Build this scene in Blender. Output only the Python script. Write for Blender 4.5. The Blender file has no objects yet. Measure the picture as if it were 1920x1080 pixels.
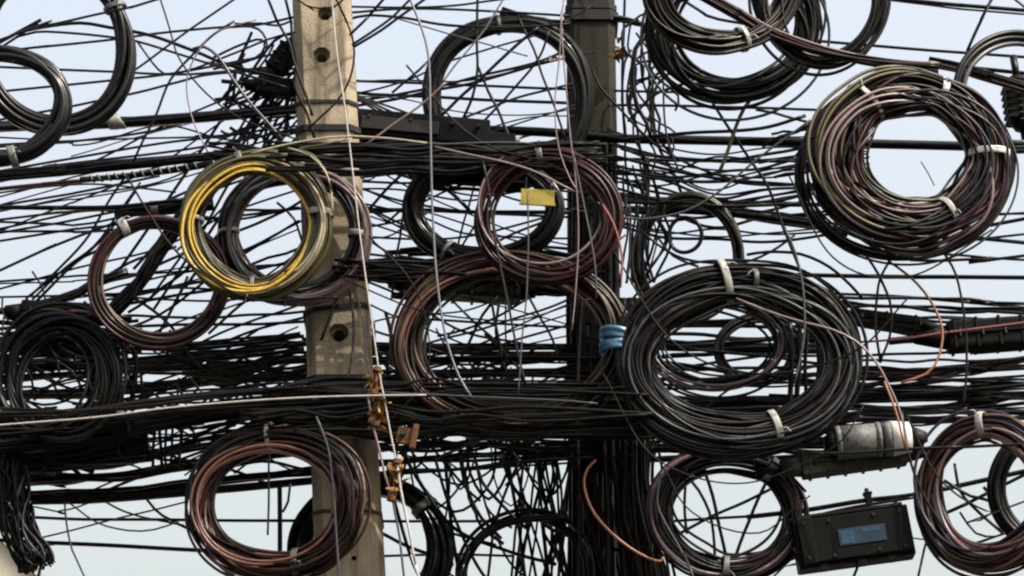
import bpy, bmesh, math, random
import numpy as np
from mathutils import Vector, Matrix
random.seed(7)
rng = np.random.default_rng(7)
SC = bpy.context.scene
COL = SC.collection
PI = math.pi

# ---------------------------------------------------------------- camera, sky, sun, exposure
CAM = np.array([0.0, -11.3, 1.65]); TGT = np.array([0.0, 0.0, 5.80])
cd = bpy.data.cameras.new('camera'); cam = bpy.data.objects.new('camera', cd); COL.objects.link(cam)
cam.location = CAM; cam.rotation_euler = Vector(TGT - CAM).to_track_quat('-Z', 'Y').to_euler()
DIST = float(np.linalg.norm(TGT - CAM)); WID = 4.07
cd.sensor_width = 36.0; cd.lens = 36.0 * DIST / WID; cd.clip_start = 0.1; cd.clip_end = 3000
SC.camera = cam
SUN_EL, SUN_AZ = math.radians(52), math.radians(125)     # azimuth clockwise from +Y: behind the camera, well to its right
w = bpy.data.worlds.new('World'); SC.world = w; w.use_nodes = True
nt = w.node_tree; bgn = nt.nodes['Background']
sky = nt.nodes.new('ShaderNodeTexSky'); sky.sky_type = 'NISHITA'; sky.sun_disc = False
sky.sun_elevation = SUN_EL; sky.sun_rotation = SUN_AZ; sky.air_density = 2.2; sky.dust_density = 10.0; sky.ozone_density = 1.0
hsv = nt.nodes.new('ShaderNodeHueSaturation'); hsv.inputs['Saturation'].default_value = 0.58; hsv.inputs['Hue'].default_value = 0.522   # thin high haze pales the blue
tint = nt.nodes.new('ShaderNodeMix'); tint.data_type = 'RGBA'; tint.blend_type = 'MULTIPLY'; tint.inputs['Factor'].default_value = 1.0; tint.inputs['B'].default_value = (0.995, 0.982, 1.0, 1)
nt.links.new(sky.outputs[0], hsv.inputs['Color']); nt.links.new(hsv.outputs[0], tint.inputs['A']); nt.links.new(tint.outputs['Result'], bgn.inputs[0]); bgn.inputs[1].default_value = 0.15
sl = bpy.data.lights.new('sun', 'SUN'); sun = bpy.data.objects.new('sun', sl); COL.objects.link(sun)
sl.energy = 2.9; sl.angle = math.radians(0.5); sl.color = (1.0, 0.94, 0.84)
sdir = Vector((math.sin(SUN_AZ) * math.cos(SUN_EL), math.cos(SUN_AZ) * math.cos(SUN_EL), math.sin(SUN_EL)))
sun.rotation_euler = sdir.to_track_quat('Z', 'Y').to_euler()
SC.view_settings.view_transform = 'Standard'; SC.view_settings.look = 'None'
SC.view_settings.exposure = 1.22; SC.view_settings.gamma = 1.0; SC.view_settings.use_curve_mapping = False
SC.cycles.filter_width = 2.2
SC.cycles.max_bounces = 6

# ---------------------------------------------------------------- helpers
FW = (TGT - CAM) / DIST
RT = np.cross(FW, [0, 0, 1.0]); RT /= np.linalg.norm(RT)
UP = np.cross(RT, FW)
S = WID / 1920.0                                          # metres per photo pixel at the first pole
def P(px, py, D):
    """world points on the upright plane Y = D seen at photo pixel (px, py)"""
    px = np.asarray(px, float); py = np.asarray(py, float); D = np.asarray(D, float)
    d = FW + ((px - 960) * S / DIST)[..., None] * RT - ((py - 540) * S / DIST)[..., None] * UP
    t = (D - CAM[1]) / d[..., 1]
    return CAM + d * t[..., None]
def P1(px, py, D): return P(np.array(px), np.array(py), np.array(D))

def link(name, me, m=None, parent=None):
    o = bpy.data.objects.new(name, me); COL.objects.link(o)
    if m is not None and me is not None and not me.materials: me.materials.append(m)
    if parent is not None: o.parent = parent
    return o
def tag(o, label=None, cat=None, group=None, kind=None):
    if label: o['label'] = label
    if cat: o['category'] = cat
    if group: o['group'] = group
    if kind: o['kind'] = kind
    return o
def empty(name, loc, ang=0.0):
    o = bpy.data.objects.new(name, None); COL.objects.link(o); o.location = tuple(loc); o.rotation_euler = (0, ang, 0)
    o.empty_display_size = 0.05
    return o
def mesh_np(name, V, F, smooth=True):
    me = bpy.data.meshes.new(name)
    V = np.asarray(V, np.float32); nF = len(F)
    if isinstance(F, np.ndarray) and F.ndim == 2 and F.shape[1] == 4:
        me.vertices.add(len(V)); me.vertices.foreach_set('co', V.ravel())
        me.loops.add(nF * 4); me.loops.foreach_set('vertex_index', F.ravel().astype(np.int32))
        me.polygons.add(nF); me.polygons.foreach_set('loop_start', np.arange(0, nF * 4, 4, dtype=np.int32))
        me.polygons.foreach_set('loop_total', np.full(nF, 4, np.int32))
        me.polygons.foreach_set('use_smooth', np.full(nF, smooth, bool))
        me.update(calc_edges=True)
    else:
        me.from_pydata([tuple(v) for v in V], [], [tuple(int(i) for i in f) for f in F])
        me.polygons.foreach_set('use_smooth', np.full(len(me.polygons), smooth, bool)); me.update()
    return me
def tube_np(C, r, sides=6, closed=False):
    """tube around the polyline C, radius r (number or one per point); returns verts, quads"""
    C = np.asarray(C, float); n = len(C)
    r = np.broadcast_to(np.asarray(r, float), (n,))
    if closed: T = np.roll(C, -1, 0) - np.roll(C, 1, 0)
    else: T = np.gradient(C, axis=0)
    T /= np.linalg.norm(T, axis=1)[:, None] + 1e-12
    mean = np.abs(T).mean(0); ref = np.eye(3)[int(np.argmin(mean))] if not closed else np.array([0, 1.0, 0])
    N = ref - (T @ ref)[:, None] * T; nn = np.linalg.norm(N, axis=1)[:, None]; N = N / np.maximum(nn, 1e-6)
    B = np.cross(T, N)
    a = np.arange(sides) * 2 * PI / sides
    V = C[:, None, :] + r[:, None, None] * (np.cos(a)[None, :, None] * N[:, None, :] + np.sin(a)[None, :, None] * B[:, None, :])
    V = V.reshape(-1, 3)
    m = n if closed else n - 1
    i = np.arange(m)[:, None]; j = np.arange(sides)[None, :]
    i2 = (i + 1) % n; j2 = (j + 1) % sides
    F = np.stack([i * sides + j, i2 * sides + j, i2 * sides + j2, i * sides + j2], -1).reshape(-1, 4)
    if not closed:                                         # close the ends with quads to a tip
        V = np.vstack([V, C[:1], C[-1:]]); a0 = len(V) - 2
        cap = []
        for e, base in ((a0, 0), (a0 + 1, (n - 1) * sides)):
            for k in range(0, sides, 2):
                q = [base + k, base + (k + 1) % sides, base + (k + 2) % sides, e]
                cap.append(q[::-1] if e == a0 + 1 else q)
        F = np.vstack([F, np.array(cap)])[:, ::-1]
    return V, F
def spline(pts, step=0.035):
    """Catmull-Rom through world points, sampled about every step metres"""
    p = np.asarray(pts, float)
    if len(p) == 2: p = np.vstack([p[0], (p[0] + p[1]) / 2, p[1]])
    q = np.vstack([2 * p[0] - p[1], p, 2 * p[-1] - p[-2]])
    out = []
    for i in range(1, len(q) - 2):
        a, b, c, d = q[i - 1], q[i], q[i + 1], q[i + 2]
        n = max(2, min(26, int(np.linalg.norm(c - b) / step)))
        t = np.linspace(0, 1, n, endpoint=False)[:, None]
        out.append(0.5 * (2 * b + (c - a) * t + (2 * a - 5 * b + 4 * c - d) * t ** 2 + (3 * b - a - 3 * c + d) * t ** 3))
    out.append(q[-2:-1])
    return np.vstack(out)
def wob(n, amp, k=3):
    """slow random wander along a cable, zero mean"""
    t = np.linspace(0, 1, n); o = np.zeros((n, 3))
    for f in range(1, k + 1):
        o += (rng.normal(size=(1, 3)) * np.sin(2 * PI * f * t[:, None] + rng.uniform(0, 6.3, (1, 3)))) * amp / f
    return o

# ---------------------------------------------------------------- materials
MATS = {}
def mat(name, col, rough=0.45, spec=0.5, dust=0.25, dustcol=(0.035, 0.032, 0.027), scale=35, bump=0.0, metal=0.0):
    if name in MATS: return MATS[name]
    m = bpy.data.materials.new(name); m.use_nodes = True; t = m.node_tree; N = t.nodes; L = t.links
    b = N['Principled BSDF']; b.inputs['Roughness'].default_value = rough; b.inputs['Specular IOR Level'].default_value = spec
    b.inputs['Metallic'].default_value = metal
    g = N.new('ShaderNodeNewGeometry'); n1 = N.new('ShaderNodeTexNoise'); n1.inputs['Scale'].default_value = scale; n1.inputs['Detail'].default_value = 4
    L.new(g.outputs['Position'], n1.inputs['Vector'])
    r = N.new('ShaderNodeValToRGB'); r.color_ramp.elements[0].position = 0.45; r.color_ramp.elements[1].position = 0.75
    r.color_ramp.elements[0].color = (0, 0, 0, 1); r.color_ramp.elements[1].color = (dust,) * 3 + (1,)
    L.new(n1.outputs['Fac'], r.inputs[0])
    mx = N.new('ShaderNodeMix'); mx.data_type = 'RGBA'; mx.inputs['A'].default_value = (*col, 1); mx.inputs['B'].default_value = (*dustcol, 1)
    L.new(r.outputs[0], mx.inputs['Factor']); L.new(mx.outputs['Result'], b.inputs['Base Color'])
    mr = N.new('ShaderNodeMapRange'); mr.inputs['To Min'].default_value = rough - 0.10; mr.inputs['To Max'].default_value = rough + 0.14
    L.new(n1.outputs['Fac'], mr.inputs['Value']); L.new(mr.outputs[0], b.inputs['Roughness'])
    if bump:
        bp = N.new('ShaderNodeBump'); bp.inputs['Strength'].default_value = bump; bp.inputs['Distance'].default_value = 0.004
        L.new(n1.outputs['Fac'], bp.inputs['Height']); L.new(bp.outputs[0], b.inputs['Normal'])
    MATS[name] = m; return m
CC = dict(
    black=mat('black_pvc', (0.0028, 0.0028, 0.0032), 0.27, 0.11, 0.12), bluish=mat('blue_black_pvc', (0.003, 0.0035, 0.0065), 0.26, 0.11, 0.1),
    soot=mat('sooty_black_pvc', (0.003, 0.0028, 0.0026), 0.45, 0.08, 0.12), brown=mat('brown_black_pvc', (0.008, 0.005, 0.0035), 0.27, 0.14, 0.12),
    rubber=mat('shiny_black_rubber', (0.0025, 0.0028, 0.0033), 0.2, 0.2, 0.08),
    maroon=mat('maroon_pvc', (0.022, 0.005, 0.007), 0.3, 0.16, 0.12), red=mat('faded_red_pvc', (0.13, 0.03, 0.033), 0.45, 0.3),
    pink=mat('pinkish_grey_pvc', (0.11, 0.075, 0.078), 0.28, 0.4, 0.2), pale=mat('pale_grey_pvc', (0.27, 0.25, 0.235), 0.45, 0.4, 0.3),
    grey=mat('grey_pvc', (0.035, 0.036, 0.041), 0.27, 0.2), bgrey=mat('blue_grey_pvc', (0.07, 0.08, 0.095), 0.38, 0.4),
    copper=mat('copper_brown_pvc', (0.085, 0.034, 0.022), 0.38, 0.4), rust=mat('reddish_brown_pvc', (0.032, 0.011, 0.008), 0.4, 0.3),
    orange=mat('faded_orange_pvc', (0.20, 0.075, 0.03), 0.45, 0.4), yellow=mat('yellow_pvc', (0.30, 0.19, 0.014), 0.42, 0.4, 0.15),
    olive=mat('olive_pvc', (0.040, 0.035, 0.008), 0.42, 0.35), dolive=mat('dark_olive_pvc', (0.016, 0.0155, 0.006), 0.36, 0.3, 0.15),
    purple=mat('purple_grey_pvc', (0.016, 0.012, 0.022), 0.28, 0.2), green=mat('dark_green_pvc', (0.007, 0.013, 0.008), 0.42, 0.25, 0.12),
    straw=mat('straw_pvc', (0.22, 0.185, 0.12), 0.5), white=mat('white_pvc', (0.50, 0.48, 0.45), 0.45, 0.5, 0.2))
M_TAPE = mat('weathered_white_tape', (0.19, 0.185, 0.175), 0.5, 0.4, 0.35, (0.25, 0.23, 0.2), 60)
M_WTAPE = mat('white_tape', (0.42, 0.41, 0.40), 0.5, 0.4, 0.4, (0.25, 0.23, 0.2), 60)
M_TAPEG = mat('grey_tape', (0.085, 0.085, 0.08), 0.5, 0.3, 0.35, (0.06, 0.055, 0.05), 60)
M_BLUET = mat('blue_tape', (0.015, 0.065, 0.115), 0.35, 0.5, 0.2)
M_RUST = mat('rusty_iron', (0.05, 0.020, 0.009), 0.8, 0.15, 0.9, (0.12, 0.066, 0.022), 70, 0.5)
M_LEAF = mat('dry_leaf', (0.24, 0.135, 0.04), 0.7, 0.2, 0.9, (0.06, 0.03, 0.01), 60)
M_BOX = mat('black_box_plastic', (0.0022, 0.0025, 0.0022), 0.55, 0.06, 0.35, (0.006, 0.0056, 0.0048), 22, 0.2)
M_STEEL = mat('dark_steel', (0.008, 0.008, 0.008), 0.55, 0.15, 0.5, (0.02, 0.013, 0.01), 30, 0.2)
M_WOOD = mat('blackened_beam', (0.0045, 0.005, 0.006), 0.85, 0.08, 0.5, (0.010, 0.007, 0.006), 12, 0.4)

def concrete(name, c1, c2, c3):
    m = bpy.data.materials.new(name); m.use_nodes = True; t = m.node_tree; N = t.nodes; L = t.links; b = N['Principled BSDF']
    b.inputs['Roughness'].default_value = 0.9; b.inputs['Specular IOR Level'].default_value = 0.2
    g = N.new('ShaderNodeNewGeometry')
    n1 = N.new('ShaderNodeTexNoise'); n1.inputs['Scale'].default_value = 5; n1.inputs['Detail'].default_value = 8; n1.inputs['Roughness'].default_value = 0.65
    mp = N.new('ShaderNodeMapping'); mp.inputs['Scale'].default_value = (9, 9, 0.8); L.new(g.outputs['Position'], mp.inputs['Vector'])
    n2 = N.new('ShaderNodeTexNoise'); n2.inputs['Scale'].default_value = 2.2; n2.inputs['Detail'].default_value = 6
    n3 = N.new('ShaderNodeTexNoise'); n3.inputs['Scale'].default_value = 140; n3.inputs['Detail'].default_value = 4
    L.new(g.outputs['Position'], n1.inputs['Vector']); L.new(mp.outputs[0], n2.inputs['Vector']); L.new(g.outputs['Position'], n3.inputs['Vector'])
    r1 = N.new('ShaderNodeValToRGB'); r1.color_ramp.elements[0].position = 0.35; r1.color_ramp.elements[1].position = 0.68
    r1.color_ramp.elements[0].color = (*c2, 1); r1.color_ramp.elements[1].color = (*c1, 1); L.new(n1.outputs['Fac'], r1.inputs[0])
    r2 = N.new('ShaderNodeValToRGB'); r2.color_ramp.elements[0].position = 0.47; r2.color_ramp.elements[1].position = 0.66
    r2.color_ramp.elements[0].color = (0, 0, 0, 1); r2.color_ramp.elements[1].color = (0.75,) * 3 + (1,); L.new(n2.outputs['Fac'], r2.inputs[0])
    mx = N.new('ShaderNodeMix'); mx.data_type = 'RGBA'; mx.inputs['B'].default_value = (*c3, 1)
    L.new(r2.outputs[0], mx.inputs['Factor']); L.new(r1.outputs[0], mx.inputs['A']); L.new(mx.outputs['Result'], b.inputs['Base Color'])
    ad = N.new('ShaderNodeMath'); ad.operation = 'ADD'; L.new(n1.outputs['Fac'], ad.inputs[0]); L.new(n3.outputs['Fac'], ad.inputs[1])
    bp = N.new('ShaderNodeBump'); bp.inputs['Strength'].default_value = 0.5; bp.inputs['Distance'].default_value = 0.008
    L.new(ad.outputs[0], bp.inputs['Height']); L.new(bp.outputs[0], b.inputs['Normal'])
    return m
M_POLE = concrete('weathered_beige_concrete', (0.29, 0.24, 0.172), (0.155, 0.13, 0.095), (0.05, 0.042, 0.03))
M_POLE2 = concrete('shade_dark_concrete', (0.022, 0.019, 0.013), (0.011, 0.0105, 0.008), (0.007, 0.005, 0.004))  # shade from the cables in front is put into this dark colour
M_GROUND = concrete('street_asphalt', (0.06, 0.06, 0.058), (0.045, 0.045, 0.045), (0.035, 0.034, 0.032))
M_WALL = concrete('cream_render', (0.78, 0.72, 0.58), (0.70, 0.64, 0.50), (0.55, 0.48, 0.36))
M_ROOF = concrete('grey_roof_tile', (0.42, 0.40, 0.36), (0.34, 0.32, 0.28), (0.2, 0.19, 0.17))

# ---------------------------------------------------------------- structure: street, poles, far wall
me = mesh_np('street', [(-1500, -1500, 0), (1500, -1500, 0), (1500, 1500, 0), (-1500, 1500, 0)], np.array([[0, 1, 2, 3]]), False)
tag(link('street', me, M_GROUND), kind='structure')

def bm_obj(name, bm, m, parent=None, bevel=0.0, smooth=False):
    if bevel:
        bmesh.ops.bevel(bm, geom=list(bm.edges), offset=bevel, segments=2, affect='EDGES', profile=0.6)
    me = bpy.data.meshes.new(name); bm.to_mesh(me); bm.free()
    for p in me.polygons: p.use_smooth = smooth
    return link(name, me, m, parent)
def box_bm(sx, sy, sz, c=(0, 0, 0), bm=None):
    bm = bm or bmesh.new()
    bmesh.ops.create_cube(bm, size=1.0, matrix=Matrix.Translation(c) @ Matrix.Diagonal((sx, sy, sz, 1)))
    return bm
def cyl_bm(r1, r2, h, c=(0, 0, 0), axis='Z', seg=16, bm=None):
    bm = bm or bmesh.new()
    R = {'Z': Matrix.Identity(4), 'X': Matrix.Rotation(PI / 2, 4, 'Y'), 'Y': Matrix.Rotation(PI / 2, 4, 'X')}[axis]
    bmesh.ops.create_cone(bm, cap_ends=True, segments=seg, radius1=r1, radius2=r2, depth=h, matrix=Matrix.Translation(c) @ R)
    return bm

class Pole:
    def __init__(self, name, label, m, xt, xb, wt, wb, D, rotz, holes):
        a = P1(xt, 0, D); b = P1(xb, 1080, D)
        self.a, self.b = a, b
        d = (a - b) / (a[2] - b[2])                         # per metre of height
        self.f = lambda z: b + d * (z - b[2])
        sa, sb = wt * S / 2, wb * S / 2
        half = lambda z: sb + (sa - sb) * (z - b[2]) / (a[2] - b[2])
        self.half = half
        root = empty(name, (*self.f(0.0)[:2], 0)); tag(root, label, 'pole', 'concrete utility poles'); self.root = root
        o = np.array([root.location.x, root.location.y, 0])
        zs = [-0.3] + list(np.linspace(0.3, 9.6, 48)); V = []; F = []
        for z in zs:
            h = half(z); c = h * 0.30; cx = self.f(z) - o
            ring = [(-h + c, -h), (h - c, -h), (h, -h + c), (h, h - c), (h - c, h), (-h + c, h), (-h, h - c), (-h, -h + c)]
            for x, y in ring:
                V.append((cx[0] + x * math.cos(rotz) - y * math.sin(rotz), cx[1] + x * math.sin(rotz) + y * math.cos(rotz), z))
        for i in range(len(zs) - 1):
            for j in range(8): F.append((i * 8 + j, i * 8 + (j + 1) % 8, (i + 1) * 8 + (j + 1) % 8, (i + 1) * 8 + j))
        F.append(tuple(range(7, -1, -1))); F.append(tuple(range((len(zs) - 1) * 8, len(zs) * 8)))
        sh = link('shaft', mesh_np('shaft', V, F, False), m, root)
        cut = []
        for px, py, wpx, wide in holes:
            p = P1(px, py, D - 0.12)
            z = p[2]; cx = self.f(z)
            for rr, dep, off in ((wide * S / 2, 0.035, half(z)), (wpx * S / 2, 0.5, 0)):
                bm = bmesh.new()
                loc = Matrix.Translation((p[0] - o[0], cx[1] - off, z))
                if off:
                    bmesh.ops.create_cone(bm, cap_ends=True, segments=8, radius1=rr * 0.9, radius2=rr * 1.15, depth=2 * dep, matrix=loc @ Matrix.Rotation(PI / 2, 4, 'X') @ Matrix.Rotation(PI / 8, 4, 'Z'))
                else:
                    bmesh.ops.create_cone(bm, cap_ends=True, segments=16, radius1=rr, radius2=rr, depth=dep, matrix=loc @ Matrix.Rotation(PI / 2, 4, 'X'))
                c = bm_obj('cutter', bm, None); c.location = root.location; cut.append(c)
                md = sh.modifiers.new('hole', 'BOOLEAN'); md.object = c; md.operation = 'DIFFERENCE'; md.solver = 'EXACT'
        if cut:
            bpy.context.view_layer.update()
            dg = bpy.context.evaluated_depsgraph_get()
            nm = bpy.data.meshes.new_from_object(sh.evaluated_get(dg)); nm.name = 'shaft'
            sh.modifiers.clear(); sh.data = nm
            for c in cut: bpy.data.objects.remove(c, do_unlink=True)
            if not nm.materials: nm.materials.append(m)
    def band(self, py, hpx, grow, m, name='steel_band', tilt=0.0, D=None):
        z = P1(self.a[0], py, self.a[1])[2]
        V = []; F = []; o = np.array(self.root.location)
        hh = hpx * S / 2
        for k, (dz, g) in enumerate(((-hh, 0.002), (-hh, grow), (hh, grow), (hh, 0.002))):
            h = self.half(z) + g; c = h * 0.30; cx = self.f(z) - o
            for x, y in [(-h + c, -h), (h - c, -h), (h, -h + c), (h, h - c), (h - c, h), (-h + c, h), (-h, h - c), (-h, -h + c)]:
                V.append((cx[0] + x, cx[1] + y, z + dz + tilt * x))
        for i in range(3):
            for j in range(8): F.append((i * 8 + j, i * 8 + (j + 1) % 8, (i + 1) * 8 + (j + 1) % 8, (i + 1) * 8 + j))
        return link(name, mesh_np(name, V, np.array(F), False), m, self.root)
pole1 = Pole('utility_pole', 'beige concrete utility pole with round bolt holes, sunlit near its top', M_POLE, 604, 658, 112, 124, 0.0, 0.0,
             [(603, 103, 20, 34), (609, 25, 16, 30), (635, 625, 24, 38), (664, 1048, 9, 10)])
pole1.band(213, 7, 0.006, M_STEEL); pole1.band(262, 12, 0.010, M_STEEL); pole1.band(596, 9, 0.007, M_STEEL, tilt=0.12)
pole1.band(976, 6, 0.005, M_RUST); pole1.band(745, 46, 0.012, M_STEEL)
pole2 = Pole('utility_pole', 'dark concrete utility pole, shade put into its colour, wrapped in black cables lower down', M_POLE2, 1107, 1118, 98, 108, 0.75, 0.0,
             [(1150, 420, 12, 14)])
pole2.band(30, 12, 0.008, M_STEEL); pole2.band(264, 6, 0.006, M_STEEL); pole2.band(48, 22, 0.014, M_STEEL); pole2.band(915, 5, 0.006, CC['grey'])

# pale house beyond the bundles at the lower left: only its gable edge shows
def house():
    D = 9.0
    e = P1(-8, 1008, D); f = P1(78, 1092, D)
    root = empty('house', (e[0] - 3.0, D, 0)); tag(root, 'cream rendered house gable catching sun at the lower left corner', 'house')
    sl_ = (e[2] - f[2]) / (f[0] - e[0]); ridge = e + np.array([-1.0, 0, 1.0 * sl_])
    o = np.array(root.location)
    hw = 5.0; zb = ridge[2] - hw * sl_
    prof = [(-hw, 0), (hw, 0), (hw, zb), (0, ridge[2]), (-hw, zb)]
    cx = ridge[0] - o[0]
    V = [(cx + x, y, z) for y in (0, 8) for x, z in prof]
    F = [(0, 1, 2, 3, 4), (9, 8, 7, 6, 5), (0, 5, 6, 1), (1, 6, 7, 2), (4, 9, 5, 0), (2, 7, 8, 3), (3, 8, 9, 4)]
    link('wall', mesh_np('wall', V, F, False), M_WALL, root)
    for s in (-1, 1):
        t = 0.05
        V = [(cx, -0.1, ridge[2] + .004), (cx + s * (hw + .5), -0.1, zb - .5 * sl_ + .004), (cx + s * (hw + .5), 8.3, zb - .5 * sl_ + .004), (cx, 8.3, ridge[2] + .004)]
        V += [(x, y, z + t) for x, y, z in V]
        link('roof', mesh_np('roof', V, [(0, 3, 2, 1), (4, 5, 6, 7), (0, 1, 5, 4), (1, 2, 6, 5), (2, 3, 7, 6), (3, 0, 4, 7)], False), M_ROOF, root)
house()

# ---------------------------------------------------------------- single cables
NCAB = [0]; WHERE = {}
def ext(w3, px):
    """carry a cable that leaves the frame on beyond it"""
    w3 = list(w3)
    def far(p): 
        if p[0] <= 5 or p[0] >= 1914: return 2.6
        if p[1] <= 3 or p[1] >= 1076: return 1.1
        return 0
    L0, L1 = far(px[0]), far(px[-1])
    if L1:
        d = w3[-1] - w3[-2]; w3.append(w3[-1] + d / np.linalg.norm(d) * L1)
    if L0:
        d = w3[0] - w3[1]; w3.insert(0, w3[0] + d / np.linalg.norm(d) * L0)
    return np.array(w3)
def path(pts, D):
    if isinstance(pts, str): pts = [tuple(float(v) for v in q.split(',')) for q in pts.split()]
    n = len(pts); d0, d1 = D if isinstance(D, tuple) else (D, D)
    xs = np.array([p[0] for p in pts]); ys = np.array([p[1] for p in pts])
    ds = np.array([p[2] if len(p) > 2 else d0 + (d1 - d0) * i / max(1, n - 1) for i, p in enumerate(pts)])
    return ext(P(xs, ys, ds), list(zip(xs, ys)))
def cable_mesh(pts, wpx, D, amp=1.0, sides=6):
    C = spline(path(pts, D)); C = C + wob(len(C), amp * S * 0.6)
    d0 = D[0] if isinstance(D, tuple) else D
    return tube_np(C, wpx * S / 2 * (1 + d0 / 11.3), sides)
def cable(label, col, wpx, D, pts, name='cable', cat='cable', group=None, amp=1.0):
    V, F = cable_mesh(pts, wpx, D, amp, 6 if wpx < 9 else 10)
    o = link(name, mesh_np(name, V, F), CC[col]); NCAB[0] += 1
    q_ = [tuple(float(v) for v in e.split(',')) for e in pts.split()] if isinstance(pts, str) else pts
    WHERE[o.name] = (o, label, float(np.mean([e[0] for e in q_])), float(np.mean([e[1] for e in q_])))
    return tag(o, label, cat, group)
def bundle(label, cols, wpx, D, pts, n, name='cable_bundle', strand=5, flat=1.0, group=None, spread=1.0, tapes=()):
    """one lashed bundle: an Empty that parents its strands and tapes"""
    W = path(pts, D); C = spline(W); root = empty(name, C[len(C) // 2]); tag(root, label, 'cable bundle', group)
    o = np.array(root.location); R = wpx * S / 2 - strand * S / 2
    t = np.linspace(0, 1, len(C)); tg = np.gradient(C, axis=0); side = np.stack([-tg[:, 2], 0 * t, tg[:, 0]], 1); side /= np.linalg.norm(side, axis=1)[:, None] + 1e-9
    for k in range(n):
        rho = math.sqrt((k + .5) / n) * spread; a0 = k * 2.4 + rng.uniform(-.4, .4)
        a = a0 + rng.choice([-1, 1]) * rng.uniform(0.5, 2.5) * t + 0.5 * np.sin(2 * PI * rng.uniform(.5, 2) * t + rng.uniform(0, 6))
        off = rho * R * (np.cos(a)[:, None] * np.array([0, flat, 0]) + np.sin(a)[:, None] * side)
        V, F = tube_np(C + off - o, strand * S / 2 * rng.uniform(0.8, 1.2), 6)
        link('strand', mesh_np('strand', V, F), CC[cols[int(rng.integers(len(cols)))]], root)
    for f, wd, m in tapes:
        i = int(f * (len(C) - 1)); tie_ring(C[i] - o, C[min(i + 1, len(C) - 1)] - C[i - 1], R + strand * S / 2, R + strand * S / 2, wd * S, m, root)
    return root
def tie_ring(c, tan, ra, rd, wd, m, parent, name='cable_tie', tail=False):
    """a band of tape round a bundle: c centre, tan along the bundle, ra radius in the picture plane, rd in depth"""
    T = np.array(tan, float); T /= np.linalg.norm(T); Y = np.array([0, 1.0, 0]); Y -= T * (Y @ T); Y /= np.linalg.norm(Y); X = np.cross(T, Y)
    n = 20; V = []; F = []; g = 1.1 * S; prof = ((-.5, 0), (-.46, 1), (-.1, 1.25), (.2, .9), (.46, 1.1), (.5, 0))
    sk = rng.uniform(-.35, .35)
    for i in range(n):
        a = 2 * PI * i / n
        for u, h in prof:
            e = 1 + rng.uniform(-.03, .03)
            V.append(c + T * wd * (u + sk * math.cos(a)) + X * math.cos(a) * (ra + g * h) * e + Y * math.sin(a) * (rd + g * h) * e)
    k = len(prof)
    for i in range(n):
        for j in range(k): F.append((i * k + j, ((i + 1) % n) * k + j, ((i + 1) % n) * k + (j + 1) % k, i * k + (j + 1) % k))
    o = link(name, mesh_np(name, V, np.array(F)), m, parent)
    if tail:
        a = rng.uniform(2.2, 3.6); p0 = c - Y * (rd + g) + X * ra * .4
        d = X * rng.uniform(-.5, 1) + T * rng.uniform(-1, 1) - Y * .4; d /= np.linalg.norm(d)
        Vt, Ft = tube_np(spline([p0, p0 + d * .03, p0 + d * .05 - np.array([0, 0, .02])], .01), 1.3 * S, 4)
        link('tie_end', mesh_np('tie_end', Vt, Ft), m, o)
    return o

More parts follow.
